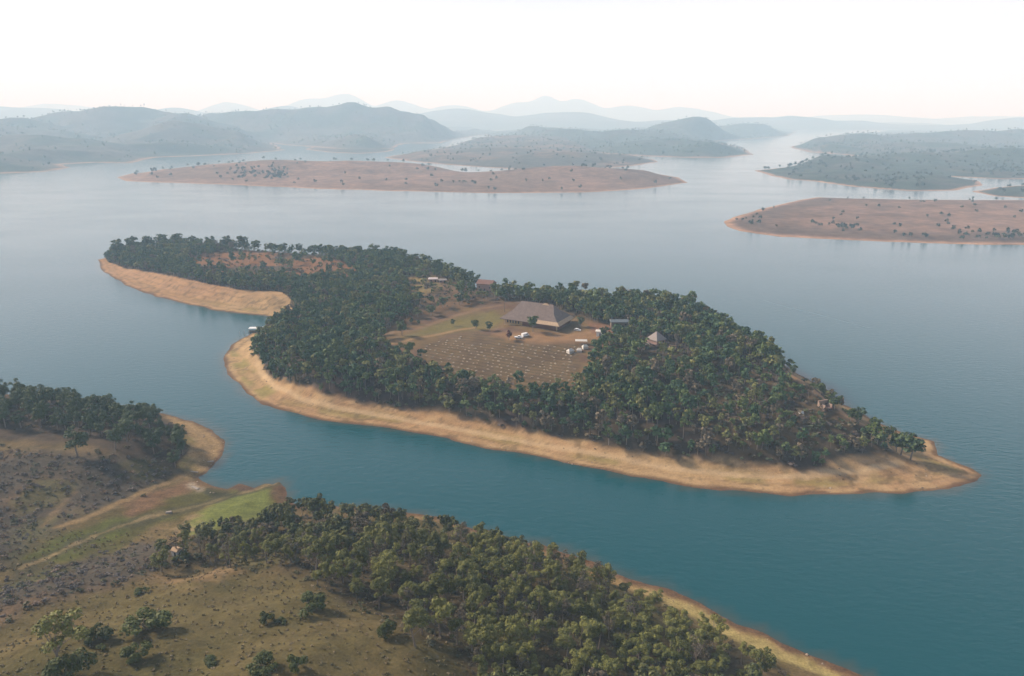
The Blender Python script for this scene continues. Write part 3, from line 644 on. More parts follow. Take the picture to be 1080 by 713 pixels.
# the bank behind the crest on the right stays bare along the track
p *= sst(4, 8, line_dist(xy(ridge_track), x, y))
HOUSE_SPOTS = [(513, 302), (457, 297), (692, 362), (677, 367), (653, 344), (871, 430), (708, 368), (845, 436)]
for hu, hv in HOUSE_SPOTS:
    q, _ = isle_spot(hu, hv); p *= sst(7, 10, np.hypot(x - q.x, y - q.y)); p *= 1 - 0.95 * ((np.abs(x - q.x) < 6) & (y < q.y) & (y > q.y - 24))
q, _ = isle_spot(513, 302); p *= 1 - 0.97 * ((np.hypot((x - q.x) / 1.3, y - q.y) < 26) & (y > q.y - 12))
keep = rg.random(len(x)) < p
x, y, z, u, v, d = x[keep], y[keep], z[keep], u[keep], v[keep], d[keep]; m = len(x)
t1 = fbm(x, y, 38, 3, 90); t2 = rg.random(m)
dark = np.array([0.050, 0.088, 0.038]); mid_ = np.array([0.092, 0.122, 0.040]); oliv = np.array([0.145, 0.146, 0.050]); brn = np.array([0.135, 0.108, 0.070])
c = np.where((t2 < 0.42 - 0.25 * t1)[:, None], dark, np.where((t2 < 0.74 - 0.2 * t1)[:, None], mid_, np.where((t2 < 0.93)[:, None], oliv, brn)))
edge = sst(14, 3, d - island_beach_w(x, y)) * (v > 400)
c = np.where((rg.random(m) < edge * 0.22)[:, None], brn, c); 
s = 0.55 + 0.72 * rg.random(m) ** 1.3 - 0.08 * edge
s *= np.where(sst(0, 1, in_px(SPARSE, u, v, 10)) > 0.5, 0.82, 1.0)
zs = 0.8 + 0.5 * rg.random(m)
spots = np.stack([x, y, z, s, zs, c[:, 0], c[:, 1], c[:, 2]], 1)
far_half = y > 480
scatter('island_wood', spots, [template('gum', 230, 0.52, 500 + i) for i in range(5)] + [template('pine', 260, 0.54, 520 + i) for i in range(4)], trunks=True, seed=4)
print('island trees', m)
# low brush under the island trees and along the wood's edge
x, y = jitter_grid(lo, hi, 3.2, rg); d = island.dist(x, y); z = island.height(x, y, d); u, v = proj(x, y, z); w = island_beach_w(x, y)
p = sst(w - 1.5, w + 1, d) * (1 - in_px(CLEAR_HALL, u, v, 3)) * (1 - 0.7 * in_px(CLEAR_UP, u, v, 4)) * (1 - 0.7 * in_px(CLEAR_ARM, u, v, 3)) * sst(3, 5, line_dist(xy(ridge_track), x, y))
keep = rg.random(len(x)) < p * np.where(in_px(SPARSE, u, v, 10) > 0.5, 0.9, 0.45); x, y, z = x[keep], y[keep], z[keep]; m = len(x); t = rg.random((m, 1))
c = np.where(t < 0.3, np.array([[0.105, 0.088, 0.060]]), np.where(t < 0.78, np.array([[0.078, 0.088, 0.042]]), np.array([[0.085, 0.065, 0.055]])))
scatter('island_undergrowth', np.stack([x, y, z, 0.4 + 0.75 * rg.random(m) ** 1.6, 0.7 + 0.3 * rg.random(m), c[:, 0], c[:, 1], c[:, 2]], 1), [template('bush', 26, 0.75, 540 + i) for i in range(4)], seed=6)

# --- trees one can tell apart on the island
def isle_tree(u, v, hpx, label, group=None, var=None, name='pine_tree', cat='tree', s_wide=1.0):
    q, dv = isle_spot(u, v)
    dist = math.hypot(q.x, q.y, CAM_H - q.z); H = min(hpx + 0.8 * dv, hpx * 1.35) * dist / FPX
    s = H / 8.6
    return plant(name, var or random.choice(ISLE_PINES), q.x, q.y, q.z, s * s_wide, 1.0 / s_wide, label, cat, group)
isle_tree(424, 354, 17, 'tall thin tree with bare stem beside the dirt road left of the field')
isle_tree(434, 342, 7, 'small round tree left of two bushes by the upper dirt road')
isle_tree(442, 343, 6, 'tiny bush right of the small round tree by the dirt road')
isle_tree(477, 344, 8, 'small dark tree alone on the green grass above the track')
isle_tree(502, 348, 12, 'round dark tree at the end of the pale track')
isle_tree(516, 350, 12, 'greyish tree left of the thatched hall, beside the yard')
isle_tree(562, 350, 19, 'dark tree standing close in front of the long hall roof')
isle_tree(612, 345, 12, 'broad dark tree behind the right end of the hall')
isle_tree(628, 372, 16, 'bushy dark tree beside the white tents at field edge', s_wide=1.2)
isle_tree(638, 358, 15, 'dark tree next to the white box on the bare yard')
isle_tree(485, 322, 13, 'grey green tree in the upper clearing above the dirt road', s_wide=1.2)
isle_tree(467, 325, 13, 'dark tree left of the grey green one in the upper clearing', s_wide=1.2)
isle_tree(455, 333, 12, 'dark low tree at the lower end of the upper clearing', s_wide=1.3)
isle_tree(437, 302, 8, 'little tree on the yellow grass of the upper clearing')
for uu, vv, hh in ((533, 315, 17), (549, 317, 15), (556, 318, 13), (569, 321, 16), (579, 320, 14), (587, 323, 18), (606, 322, 18), (617, 322, 13), (628, 324, 15), (640, 322, 14), (652, 323, 17), (664, 322, 15), (676, 322, 15)):
    isle_tree(uu, vv, hh, 'dark tree in the row along the crest behind the hall', 'trees along the crest behind the hall', s_wide=1.1)
for uu, vv, hh in ((125, 266, 13), (140, 264, 14), (156, 262, 13), (172, 261, 14), (188, 261, 15), (206, 262, 13), (222, 261, 12), (240, 262, 13), (256, 263, 15), (272, 264, 11), (286, 266, 10), (300, 267, 11), (316, 268, 11), (330, 269, 11), (346, 270, 12), (362, 270, 12), (378, 271, 13),
                   (394, 271, 14), (410, 273, 14), (424, 276, 14), (438, 279, 13), (450, 281, 14), (462, 285, 14), (474, 289, 14), (484, 293, 14), (493, 297, 14), (501, 301, 14)):
    isle_tree(uu, vv, hh, 'dark tree of the skyline row on the left arm of the island', 'skyline trees on the left arm of the island', s_wide=1.1)
for uu, vv, hh in ((690, 325, 14), (703, 327, 18), (716, 331, 16), (728, 336, 15), (740, 342, 14), (752, 347, 14), (764, 353, 15), (776, 361, 14), (788, 369, 14), (800, 376, 15), (812, 383, 13), (823, 389, 12)):
    isle_tree(uu, vv, hh, 'dark tree on the sloping skyline right of the hall', 'skyline trees right of the hall', s_wide=1.1)
isle_tree(836, 396, 12, 'lone tree at the upper end of the ridge track')
isle_tree(865, 417, 14, 'narrow tree halfway down the ridge track above the stone ruin')
isle_tree(880, 432, 17, 'dark tree right behind the stone ruin on the slope', s_wide=1.1)
isle_tree(897, 444, 14, 'smaller tree of the pair low on the ridge track')
isle_tree(904, 448, 18, 'larger tree of the pair low on the ridge track', s_wide=1.1)
isle_tree(922, 456, 15, 'round solitary tree between the pair and the point wood')
for uu, vv, hh in ((938, 463, 14), (950, 466, 18), (960, 470, 20), (945, 474, 16), (930, 470, 14)):
    isle_tree(uu, vv, hh, 'dark tree in the clump above the sandy point', 'trees above the sandy point', s_wide=1.15)
isle_tree(287, 358, 16, 'leaning tree over the cove beside the white roofed pontoon', s_wide=1.3)
isle_tree(275, 350, 9, 'low tree at the water edge of the cove', s_wide=1.2)
M_RED = leaf_mat('dark red foliage', (0.040, 0.010, 0.008), (0.105, 0.024, 0.020))
rg2 = np.random.default_rng(612); V, F, T, bl = crown_cloud(rg2, 'pine', 420, 0.45)
cm = np_mesh('red_crown', V, F, False, tone=T); cm.materials.append(M_RED); tm = trunk_mesh('red_trunk', rg2, bl, 6.4, 0.24); tm.materials.append(M_BARK)
isle_tree(536.5, 359, 11, 'dark red round tree left of the white vehicles', None, (cm, tm), name='red_leaved_tree', s_wide=1.2)

# --- near shore: pines on the headland, the wood along the beach, lone bushes
def shore_plant(u, v, hpx, label, var, name, base_h, cat, group=None, wide=1.0):
    q = shore.hit(u, v); dist = math.hypot(q.x, q.y, CAM_H - q.z); s = hpx * dist / FPX / base_h
    return plant(name, var, q.x, q.y, q.z, s * wide, 1.0 / wide, label, cat, group)
HEAD_WOOD = [(-40, 411), (0, 419), (60, 423), (120, 436), (165, 446), (188, 458), (196, 478), (192, 492), (182, 494), (165, 482), (140, 468), (100, 460), (60, 456), (0, 452), (-40, 450)]
lo, hi = shore.poly.min(0), shore.poly.max(0)
x, y = jitter_grid((-480, 200), (0, 520), 6.4, rg); z = shore.height(x, y); u, v = proj(x, y, z)
k = (sdf(np.array(HEAD_WOOD, float), u, v) > 0) & (shore.dist(x, y) > 2)
n_head = 0
for a, b_, c_, uu, vv in zip(x[k], y[k], z[k], u[k], v[k]):
    if uu < -25: continue
    s = 0.85 + 0.45 * random.random(); lower = vv > 455
    if lower and random.random() < 0.15: continue
    gname, lab = (('pines along the top of the left headland', 'tall dark pine along the waterline of the left headland') if vv < 440 else ('pines on the inland side of the headland', 'dark pine on the inland side of the left headland grove'))
    plant('pine_tree', random.choice(PINES), a, b_, c_, s, 0.9 + 0.25 * random.random(), lab, 'tree', gname); n_head += 1
shore_plant(82, 482, 30, 'single dark green tree on the scrub below the headland pines', PINES[0], 'pine_tree', 8.6, 'tree', wide=1.1)
shore_plant(122, 474, 24, 'dark tree right of the single tree below the headland pines', PINES[1], 'pine_tree', 8.6, 'tree', wide=1.1)
print('headland pines', n_head)

x, y = jitter_grid((-200, 60), (200, 420), 4.9, rg); z = shore.height(x, y); d = shore.dist(x, y); u, v = proj(x, y, z)
wd = np.array(WOOD, float)
sd_ = sdf(wd, u, v) + 7 * fbm(x, y, 16, 3, 120)
k = (sd_ > 0) & (d > 6 + 2.5 * sst(450, 700, u)) & (u > -30) & (u < 1000) & (v < 775)
k &= rg.random(len(x)) < np.where(sd_ < 14, 0.65, 0.92) 
x, y, z, u, v, d, sd_ = [q[k] for q in (x, y, z, u, v, d, sd_)]
dist = np.sqrt(x * x + y * y + (CAM_H - z) ** 2); order = np.argsort(dist); rest = []
n_ind = 0
for i in order:
    s = (0.70 + 0.58 * random.random()) * (1.0 if d[i] > 16 else 0.75)
    if u[i] < 300: s *= 0.9
    zs = 0.85 + 0.3 * random.random()
    if n_ind < 290 and v[i] - 25 < 713:
        n_ind += 1
        if u[i] > 520 and d[i] < 22: lab, g = 'small tree at the wood edge above the near beach', 'trees edging the near beach'
        elif u[i] < 320 and v[i] < 600: lab, g = 'tree of the grove beside the grassy dam verge', 'grove beside the dam verge'
        elif sd_[i] < 13: lab, g = 'tree at the wood edge facing the brown grass slope', 'trees facing the grass slope'
        else: lab, g = 'tree inside the dense wood on the near shore', 'trees inside the near wood'
        kk = random.random()
        pool, look = (GUMS, 'olive green') if kk < 0.46 else (GUMS_DARK, 'dense dark green') if kk < 0.77 else (GUMS_YEL, 'light yellow green') if kk < 0.87 else (GUMS_BRN, 'sparse grey brown')
        plant('woodland_tree', random.choice(pool), x[i], y[i], z[i], s, zs, look + ' ' + lab, 'tree', look + ' ' + g)
    else:
        t = random.random(); c = (0.066, 0.076, 0.028) if t < 0.5 else (0.100, 0.102, 0.038) if t < 0.85 else (0.09, 0.074, 0.05)
        rest.append((x[i], y[i], z[i], s, zs, *c))
print('near wood', len(order), 'individual', n_ind)
if rest: scatter('near_wood', rest, [template('gum', 520, 0.36, 600 + i) for i in range(4)] + [template('pine', 520, 0.36, 610 + i) for i in range(3)], trunks=True, seed=8)

LONE = [(155, 664, 27, 1.5, 'largest dark bush on the brown grass slope'), (105, 674, 20, 1.15, 'bush just left of the largest one on the grass slope'), (94, 677, 15, 1.0, 'smaller bush touching the left neighbour bush on the slope'),
        (145, 694, 24, 1.05, 'round bush below the largest bush on the slope'), (107, 685, 7, 1.2, 'tiny low bush between the round bush and the thin tree'), (281, 656, 16, 0.9, 'small yellow green bush alone in the middle of the slope'), (296, 657, 6, 2.0, 'flat low shrub beside the yellow green bush'),
        (408, 670, 24, 0.9, 'upright yellow green bush left of the tall bushy tree'), (326, 644, 26, 1.25, 'olive bush at the top edge of the grass slope'), (278, 709, 27, 1.2, 'dark bush at the bottom edge of the slope, wider of the two'),
        (313, 706, 24, 0.8, 'narrow dark bush right of the wide one at the bottom'), (223, 700, 9, 1.8, 'low purplish grey shrub on the lower grass slope'), (190, 590, 13, 1.2, 'low green bush beside the small white hut'), (150, 626, 9, 1.4, 'low shrub at the left end of the bare patch')]
for uu, vv, hh, wd_, lab in LONE:
    shore_plant(uu, vv, hh * 0.78, lab, random.choice(BUSHES), 'shrub', 3.0, 'shrub', 'lone shrubs on the grass slope', wd_)
shore_plant(62, 709, 52, 'spreading thin tree at the lower left of the grass slope', GUMS[2], 'woodland_tree', 8.3, 'tree', wide=1.15)
shore_plant(75, 712, 26, 'dark bush under the spreading thin tree', BUSHES[1], 'shrub', 3.0, 'shrub', wide=1.1)
shore_plant(438, 682, 42, 'tall bushy dark tree alone where the grass meets the wood', GUMS[4], 'woodland_tree', 8.3, 'tree', wide=0.95)

# undergrowth of the near shore: bushes, brush and tussocks
x, y = jitter_grid((-420, 40), (190, 430), 2.3, rg); z = shore.height(x, y); d = shore.dist(x, y); u, v = proj(x, y, z)
ok = (u > -40) & (u < 1000) & (v < 730) & (d > 3.5); x, y, z, u, v, d = [q[ok] for q in (x, y, z, u, v, d)]
n1 = fbm(x, y, 14, 3, 130); n2 = fbm(x, y, 40, 3, 131)
p = np.zeros(len(x))
for s_ in SCRUB: p = np.maximum(p, in_px(s_, u, v, 8) * (0.72 + 0.25 * sst(-0.1, 0.5, n1)))
p = np.maximum(p, in_px(WOOD, u, v, 12) * 0.55 * (d > 7))
p = np.maximum(p, in_px(HEAD_WOOD, u, v, 10) * 0.6)
p = np.maximum(p, 0.10 * sst(0.1, 0.6, n2)) * (1 - in_px(GREEN_VERGE, u, v, 4)) * (1 - in_px(HEAD_BEACH, u, v, 3))
p *= sst(2.5, 4.0, line_dist(xy(dam_track), x, y)) * sst(2.0, 3.2, line_dist(xy(bank_track), x, y)) * sst(1.5, 2.5, line_dist(xy(hill_track), x, y)) * (1 - 0.8 * in_px(MARSH, u, v, 5))
keep = rg.random(len(x)) < p; x, y, z, u, v = x[keep], y[keep], z[keep], u[keep], v[keep]; m = len(x); t = rg.random((m, 1))
scr = np.maximum(in_px(SCRUB[0], u, v, 5), in_px(SCRUB[1], u, v, 5))[:, None] > 0.5
c = np.where(scr, np.where(t < 0.55, np.array([[0.100, 0.086, 0.076]]), np.where(t < 0.8, np.array([[0.070, 0.074, 0.042]]), np.array([[0.16, 0.112, 0.080]]))),
             np.where(t < 0.5, np.array([[0.070, 0.070, 0.034]]), np.where(t < 0.8, np.array([[0.085, 0.068, 0.052]]), np.array([[0.11, 0.10, 0.05]]))))
scatter('undergrowth', np.stack([x, y, z, 0.18 + 0.55 * rg.random(m) ** 2.0, 0.5 + 0.4 * rg.random(m), c[:, 0], c[:, 1], c[:, 2]], 1), [template('bush', 60, 0.46, 640 + i) for i in range(5)], seed=12)
print('brush', m)
# dry grass tufts on the open slope
x, y = jitter_grid((-330, 40), (120, 300), 1.25, rg); z = shore.height(x, y); d = shore.dist(x, y); u, v = proj(x, y, z)
ok = (u > -30) & (u < 620) & (v < 722) & (v > 560) & (d > 6) & (rg.random(len(x)) < 0.30 * (1 - 0.8 * in_px(SCRUB[1], u, v, 6))); x, y, z = x[ok], y[ok], z[ok]; m = len(x); t = rg.random((m, 1))
c = np.where(t < 0.45, np.array([[0.165, 0.125, 0.066]]), np.where(t < 0.8, np.array([[0.125, 0.108, 0.050]]), np.array([[0.20, 0.155, 0.09]])))
scatter('grass_tufts', np.stack([x, y, z - 0.03, 0.12 + 0.12 * rg.random(m), 0.6 + 0.5 * rg.random(m), c[:, 0], c[:, 1], c[:, 2]], 1), [template('bush', 12, 1.0, 660 + i) for i in range(4)], seed=14)
print('tufts', m)

# --- scattered trees and groves on the far shores
def far_trees(name, key, n_try, fn, seed, size=(0.8, 1.3), leaf=26):
    L = far[key]; rg = np.random.default_rng(seed); lo, hi = L.poly.min(0), L.poly.max(0)
    x = lo[0] + rg.random(n_try) * (hi[0] - lo[0]); y = lo[1] + rg.random(n_try) * (hi[1] - lo[1]); d = L.dist(x, y)
    ok = d > 14; x, y, d = x[ok], y[ok], d[ok]; z = L.height(x, y, d); u, v = proj(x, y, z)
    keep = (rg.random(len(x)) < fn(x, y, u, v)) & (u > -120) & (u < 1200) & (y < 6500); x, y, z = x[keep], y[keep], z[keep]; m = len(x)
    if not m: return
    s = size[0] + (size[1] - size[0]) * rg.random(m); t = rg.random((m, 1))
    c = np.where(t < 0.6, np.array([[0.030, 0.046, 0.030]]), np.array([[0.052, 0.058, 0.034]]))
    scatter(name, np.stack([x, y, z, s, np.full(m, 1.0), c[:, 0], c[:, 1], c[:, 2]], 1), [template('pine', leaf, 1.5, 700 + i) for i in range(3)] + [template('gum', leaf, 1.3, 720 + i) for i in range(2)], trunks=True, seed=seed)
cl = lambda x, y, s, sd, a, b: sst(a, b, fbm(x, y, s, 3, sd))
far_trees('far_island_trees', 'long', 5200, lambda x, y, u, v: np.maximum(0.07 * cl(x, y, 120, 1, -.2, .5) + 0.03, 0.95 * in_px([(232, 182), (260, 176), (300, 174), (312, 182), (300, 190), (250, 190)], u, v, 5)), 31, (0.9, 1.4))
far_trees('far_island_trees', 'right', 4200, lambda x, y, u, v: np.maximum(0.95 * in_px([(850, 245), (1080, 250), (1200, 252), (1200, 256), (1080, 253.5), (960, 250.5), (850, 247.5)], u, v, 1.5) * cl(x, y, 40, 9, -.4, .1), 0.02) + np.maximum(0.0, 0.6 * in_px([(840, 236), (905, 240), (990, 240), (1080, 246), (1080, 253), (960, 250), (850, 246)], u, v, 3) * cl(x, y, 50, 2, -.2, .3) + 0.5 * in_px([(770, 228), (800, 224), (806, 236), (780, 240)], u, v, 4)), 32, (0.6, 1.0))
far_trees('far_shore_trees', 'spit', 4000, lambda x, y, u, v: 0.14 + 0.2 * cl(x, y, 150, 3, 0, .5), 33, (1.0, 1.5))
far_trees('far_shore_trees', 'point', 7000, lambda x, y, u, v: 0.18 + 0.5 * cl(x, y, 220, 4, -.1, .5), 34, (1.0, 1.5))
far_trees('far_shore_trees', 'cape', 500, lambda x, y, u, v: 0.3 + 0 * x, 35)
far_trees('far_hill_trees', 'rim', 14000, lambda x, y, u, v: 0.2 + 0.5 * cl(x, y, 300, 5, -.1, .5), 36, (1.1, 1.9), 12)
far_trees('far_hill_trees', 'mid', 24000, lambda x, y, u, v: 0.2 + 0.5 * cl(x, y, 350, 6, -.1, .5), 37, (1.1, 1.9), 12)
far_trees('far_hill_trees', 'west', 60000, lambda x, y, u, v: 0.12 + 0.6 * cl(x, y, 350, 7, -.05, .5), 38, (1.1, 1.9), 12)

# stones left on the drawn-down shores
rgs = np.random.default_rng(905)
def stone_template(k):
    bm = bmesh.new(); bmesh.ops.create_icosphere(bm, subdivisions=1, radius=1.0); r3 = np.random.default_rng(k)
    V = np.array([list(w_.co * (1 + 0.25 * r3.normal())) for w_ in bm.verts]); V[:, 2] *= 0.6
    F = np.array([[w_.index for w_ in f_.verts] for f_ in bm.faces]); bm.free(); return V, F, np.full(len(V), 0.45)
def stones(name, land, lo, hi, n_, dmax, seed):
    x = lo[0] + rgs.random(n_) * (hi[0] - lo[0]); y = lo[1] + rgs.random(n_) * (hi[1] - lo[1]); d = land.dist(x, y)
    k = (d > 0.2) & (d < dmax) & (rgs.random(n_) < sst(-0.2, 0.5, fbm(x, y, 16, 3, seed)) * np.where(d < 3, 1.0, 0.35)); x, y, d = x[k], y[k], d[k]; z = land.height(x, y, d); m = len(x); t = rgs.random((m, 1))
    c = np.where(t < 0.6, np.array([[0.12, 0.085, 0.06]]), np.where(t < 0.85, np.array([[0.20, 0.15, 0.10]]), np.array([[0.33, 0.26, 0.19]])))
    V, F, T = stone_template(seed); Vs = []
    scatter(name, np.stack([x, y, z, 0.12 + 0.45 * rgs.random(m) ** 3, np.ones(m), c[:, 0], c[:, 1], c[:, 2]], 1), [stone_template(seed + i) for i in range(3)], seed=seed); print(name, m)
stones('shore_stones', island, island.poly.min(0), island.poly.max(0), 60000, 20, 911)
stones('shore_stones', shore, (-260, 60), (280, 420), 40000, 7, 921)

# ------------------------------------------------------------------ buildings and vehicles on the island
M_THATCH = plain('weathered thatch', (0.150, 0.116, 0.100), 0.95, 0.03, 0.2, 0.6)
M_TAN = plain('tan roof edge', (0.36, 0.26, 0.17), 0.9, 0.05, 0.12, 1.0)
M_OCHRE = plain('ochre wall', (0.42, 0.29, 0.15), 0.85, 0.1)
M_BRICK = plain('dark brick wall', (0.16, 0.075, 0.05), 0.85, 0.1)
M_DARK = plain('dark opening', (0.02, 0.018, 0.016), 0.4, 0.4)
M_WHITE = plain('white paint', (0.66, 0.66, 0.64), 0.45, 0.4, 0.04)
M_CANVAS = plain('white canvas', (0.50, 0.47, 0.42), 0.8, 0.1, 0.05)
M_GLASS = plain('dark glass', (0.02, 0.025, 0.03), 0.1, 0.6, 0.02)
M_TYRE = plain('tyre rubber', (0.02, 0.02, 0.02), 0.8, 0.2, 0.05)
M_GREYROOF = plain('grey sheet roof', (0.10, 0.12, 0.13), 0.5, 0.3, 0.1)
M_STONEROOF = plain('pale grey thatch', (0.24, 0.205, 0.185), 0.95, 0.05, 0.15)
M_PINKWALL = plain('pink plaster', (0.33, 0.21, 0.17), 0.85, 0.1)
M_STONEROOF2 = plain('pinkish white sheet roof', (0.50, 0.43, 0.41), 0.6, 0.2, 0.1)
M_REDROOF = plain('faded red tile', (0.17, 0.095, 0.075), 0.8, 0.1, 0.15)
M_RUBBLE = plain('pale stone', (0.30, 0.215, 0.165), 0.9, 0.1, 0.2, 1.0)
M_WOOD = plain('grey timber', (0.16, 0.13, 0.10), 0.85, 0.1)
M_STRAW = plain('pale straw', (0.26, 0.215, 0.155), 0.95, 0.03, 0.2)
M_STONE = plain('weathered concrete', (0.26, 0.225, 0.19), 0.9, 0.1, 0.2, 1.0)
M_CONC = plain('pale concrete', (0.42, 0.38, 0.36), 0.85, 0.1, 0.12)

def roof_bm(L, W, z0, rise, ridge, over=0.8, thick=0.35):
    """hip roof with a ridge of the given length (ridge = L gives a gable roof)"""
    bm = bmesh.new(); a, c = L / 2 + over, W / 2 + over
    add_poly(bm, [(-a, -c, z0), (a, -c, z0), (a, c, z0), (-a, c, z0), (-a, -c, z0 + thick), (a, -c, z0 + thick), (a, c, z0 + thick), (-a, c, z0 + thick), (-ridge / 2, 0, z0 + thick + rise), (ridge / 2, 0, z0 + thick + rise)],
             [(0, 3, 2, 1), (0, 1, 5, 4), (1, 2, 6, 5), (2, 3, 7, 6), (3, 0, 4, 7), (4, 5, 9, 8), (5, 6, 9), (6, 7, 8, 9), (7, 4, 8)])
    return bm
def house(name, label, u, v, rz, L, W, wall_h, rise, ridge, wall_m, roof_m, cat='house', windows=2, door=True):
    q, _ = isle_spot(u, v); t = empty(name, q, rz, label=label, cat=cat)
    bm = bmesh.new(); add_box(bm, (0, 0, wall_h / 2 - 0.6), (L, W, wall_h + 1.2)); link('wall', bm_mesh('wall', bm), wall_m, t)
    link('roof', bm_mesh('roof', roof_bm(L, W, wall_h + 0.003, rise, ridge, 0.6, 0.2)), roof_m, t)
    slots = windows + (1 if door else 0)
    for i in range(slots):
        px = (i + 0.5) / slots * L - L / 2; bm = bmesh.new()
        if door and i == slots // 2: add_box(bm, (px, -W / 2 - 0.02, 1.0), (0.95, 0.12, 2.0)); link('door', bm_mesh('door', bm), M_DARK, t)
        else: add_box(bm, (px, -W / 2 - 0.02, wall_h * 0.55), (1.1, 0.12, 1.0)); link('window', bm_mesh('window', bm), M_DARK, t)
    return t
# the long hall: measured along its front eave
e0 = np.array(unproj(527, 341, 19.5)); e1 = np.array(unproj(589, 350, 19.5))
HL = float(np.hypot(*(e1 - e0))); ang = math.atan2(e1[1] - e0[1], e1[0] - e0[0]); HW = 26.0
mid = (e0 + e1) / 2 + np.array([-math.sin(ang), math.cos(ang)]) * HW / 2
hz0 = float(island.height(mid[:1], mid[1:])[0])
gz = min(float(island.height(np.array([p_[0]]), np.array([p_[1]]))[0]) for p_ in (e0, e1))
hall = empty('long_hall', (mid[0], mid[1], hz0), ang, label='long hall with a huge grey hipped roof above the field', cat='hall')
WL, WW, WH = HL - 4.5, HW - 4.5, 4.2
bm = bmesh.new(); add_box(bm, (0, 0, WH / 2 - 1.5), (WL, WW, WH + 3)); link('wall', bm_mesh('wall', bm), M_OCHRE, hall)
bm = bmesh.new(); add_box(bm, (WL * 0.17, -WW / 2 - 0.15, WH / 2 - 0.9), (WL * 0.63, 0.3, WH + 0.9)); link('brick_front', bm_mesh('brick_front', bm), M_BRICK, hall)
bm = bmesh.new(); add_box(bm, (WL / 2 + 0.15, 0, WH / 2 - 0.9), (0.3, WW * 0.9, WH + 0.9)); link('brick_end', bm_mesh('brick_end', bm), M_BRICK, hall)
for i in range(5):
    bm = bmesh.new(); add_box(bm, (-WL / 2 + 2.6 + i * 2.0, -WW / 2 - 0.05, 2.0), (0.9, 0.2, 2.3)); link('window', bm_mesh('window', bm), M_DARK, hall)
a, c = HL / 2, HW / 2; zE = WH - 1.0; zM = WH + 4.4; zT = WH + 9.4; rL = HL * 0.27; i_ = 0.38
bm = bmesh.new()
add_poly(bm, [(-a, -c, zE), (a, -c, zE), (a, c, zE), (-a, c, zE), (-a, -c, zE + .35), (a, -c, zE + .35), (a, c, zE + .35), (-a, c, zE + .35),
    (-a * .70, -c * .48, zM), (a * .70, -c * .48, zM), (a * .70, c * .48, zM), (-a * .70, c * .48, zM), (-rL, 0, zT), (rL, 0, zT)],
    [(0, 3, 2, 1), (0, 1, 5, 4), (1, 2, 6, 5), (2, 3, 7, 6), (3, 0, 4, 7), (4, 5, 9, 8), (5, 6, 10, 9), (6, 7, 11, 10), (7, 4, 8, 11), (8, 9, 13, 12), (9, 10, 13), (10, 11, 12, 13), (11, 8, 12)])
hr = link('roof', bm_mesh('roof', bm), M_THATCH, hall)
bm = bmesh.new(); add_box(bm, (rL * 0.55, -0.2, zT - 0.25), (5.0, 1.8, 0.9), 0, 0.5); prop(link('ridge_patch', bm_mesh('ridge_patch', bm), M_TAN, hr), label='tan patch on the ridge')
bm = bmesh.new(); z1 = zE + .38; z2 = z1 + (zM - zE - .35) * 0.34
add_poly(bm, [(a * 0.18, -c, z1), (a * 1.015, -c * 1.01, z1), (a * 0.915, -c * .83, z2), (a * 0.25, -c * .83, z2), (a * 0.18, -c, z1 - .3), (a * 1.015, -c * 1.01, z1 - .3)], [(0, 1, 2, 3), (4, 5, 1, 0)])
add_poly(bm, [(a * 1.015, -c * 1.01, z1), (a * 1.015, c * .9, z1), (a * 0.915, c * .75, z2), (a * 0.915, -c * .83, z2), (a * 1.015, -c * 1.01, z1 - .3), (a * 1.015, c * .9, z1 - .3)], [(0, 1, 2, 3), (4, 5, 1, 0)])
prop(link('eave_band', bm_mesh('eave_band', bm), M_TAN, hr), label='paler tan band along the lower eave')

house('ridge_house', 'pale house with faded red roof standing alone on the crest', 513, 302, R(-20), 13, 8, 5.5, 2.6, 13, M_PINKWALL, M_REDROOF)
house('white_roofed_house', 'small house with pinkish white roof in upper clearing', 457, 297, R(5), 7, 4, 2.4, 1.0, 7, M_PINKWALL, M_STONEROOF2, windows=1)
house('white_roofed_house', 'low shed with pale roof right of the white roofed house', 467, 298, R(5), 6, 4, 2.2, 0.9, 6, M_PINKWALL, M_STONEROOF, windows=1)
house('round_hut', 'hut with steep pale grey pyramid roof among island trees', 692, 362, R(38), 7.5, 7.5, 2.6, 4.6, 0.4, M_PINKWALL, M_STONEROOF, windows=1)
house('pink_cottage', 'small pink cottage left of the pyramid roofed hut', 677, 367, R(12), 6, 4.5, 2.6, 1.6, 6, M_PINKWALL, M_RUBBLE, windows=1)
house('grey_shed', 'long low grey metal roofed shed half hidden behind trees', 653, 344, R(0), 11, 6, 3.4, 1.0, 11, M_WOOD, M_GREYROOF, 'shed', windows=2)
house('white_hut', 'bright white box hut at the right end of the yard', 633, 354, R(-10), 4.6, 3.6, 3.0, 0.25, 4.6, M_WHITE, M_CANVAS, 'hut', windows=0)
def ruin(name, label, u, v, rz, k, cat):
    q = island.hit(u, v); t = empty(name, q, rz, label=label, cat=cat)
    bm = bmesh.new(); add_box(bm, (0, 2.2 * k, 1.0 * k), (5 * k, 0.5 * k, 3.4 * k)); add_box(bm, (-2.25 * k, 0, 0.6 * k), (0.5 * k, 3.9 * k, 2.6 * k)); add_box(bm, (2.25 * k, 0.4 * k, 0.4 * k), (0.5 * k, 3.1 * k, 2.2 * k)); add_box(bm, (-1.3 * k, -2.1 * k, 0.2 * k), (1.4 * k, 0.4 * k, 1.8 * k))
    link('wall', bm_mesh('wall', bm), M_RUBBLE, t)
    bm = bmesh.new(); add_box(bm, (0.3 * k, 0, 0.1), (3.9 * k, 3.5 * k, 0.6)); link('floor_slab', bm_mesh('floor_slab', bm), M_REDROOF, t)
ruin('stone_ruin', 'roofless pinkish stone ruin beside the ridge track', 871, 430, R(20), 1.1, 'ruin')
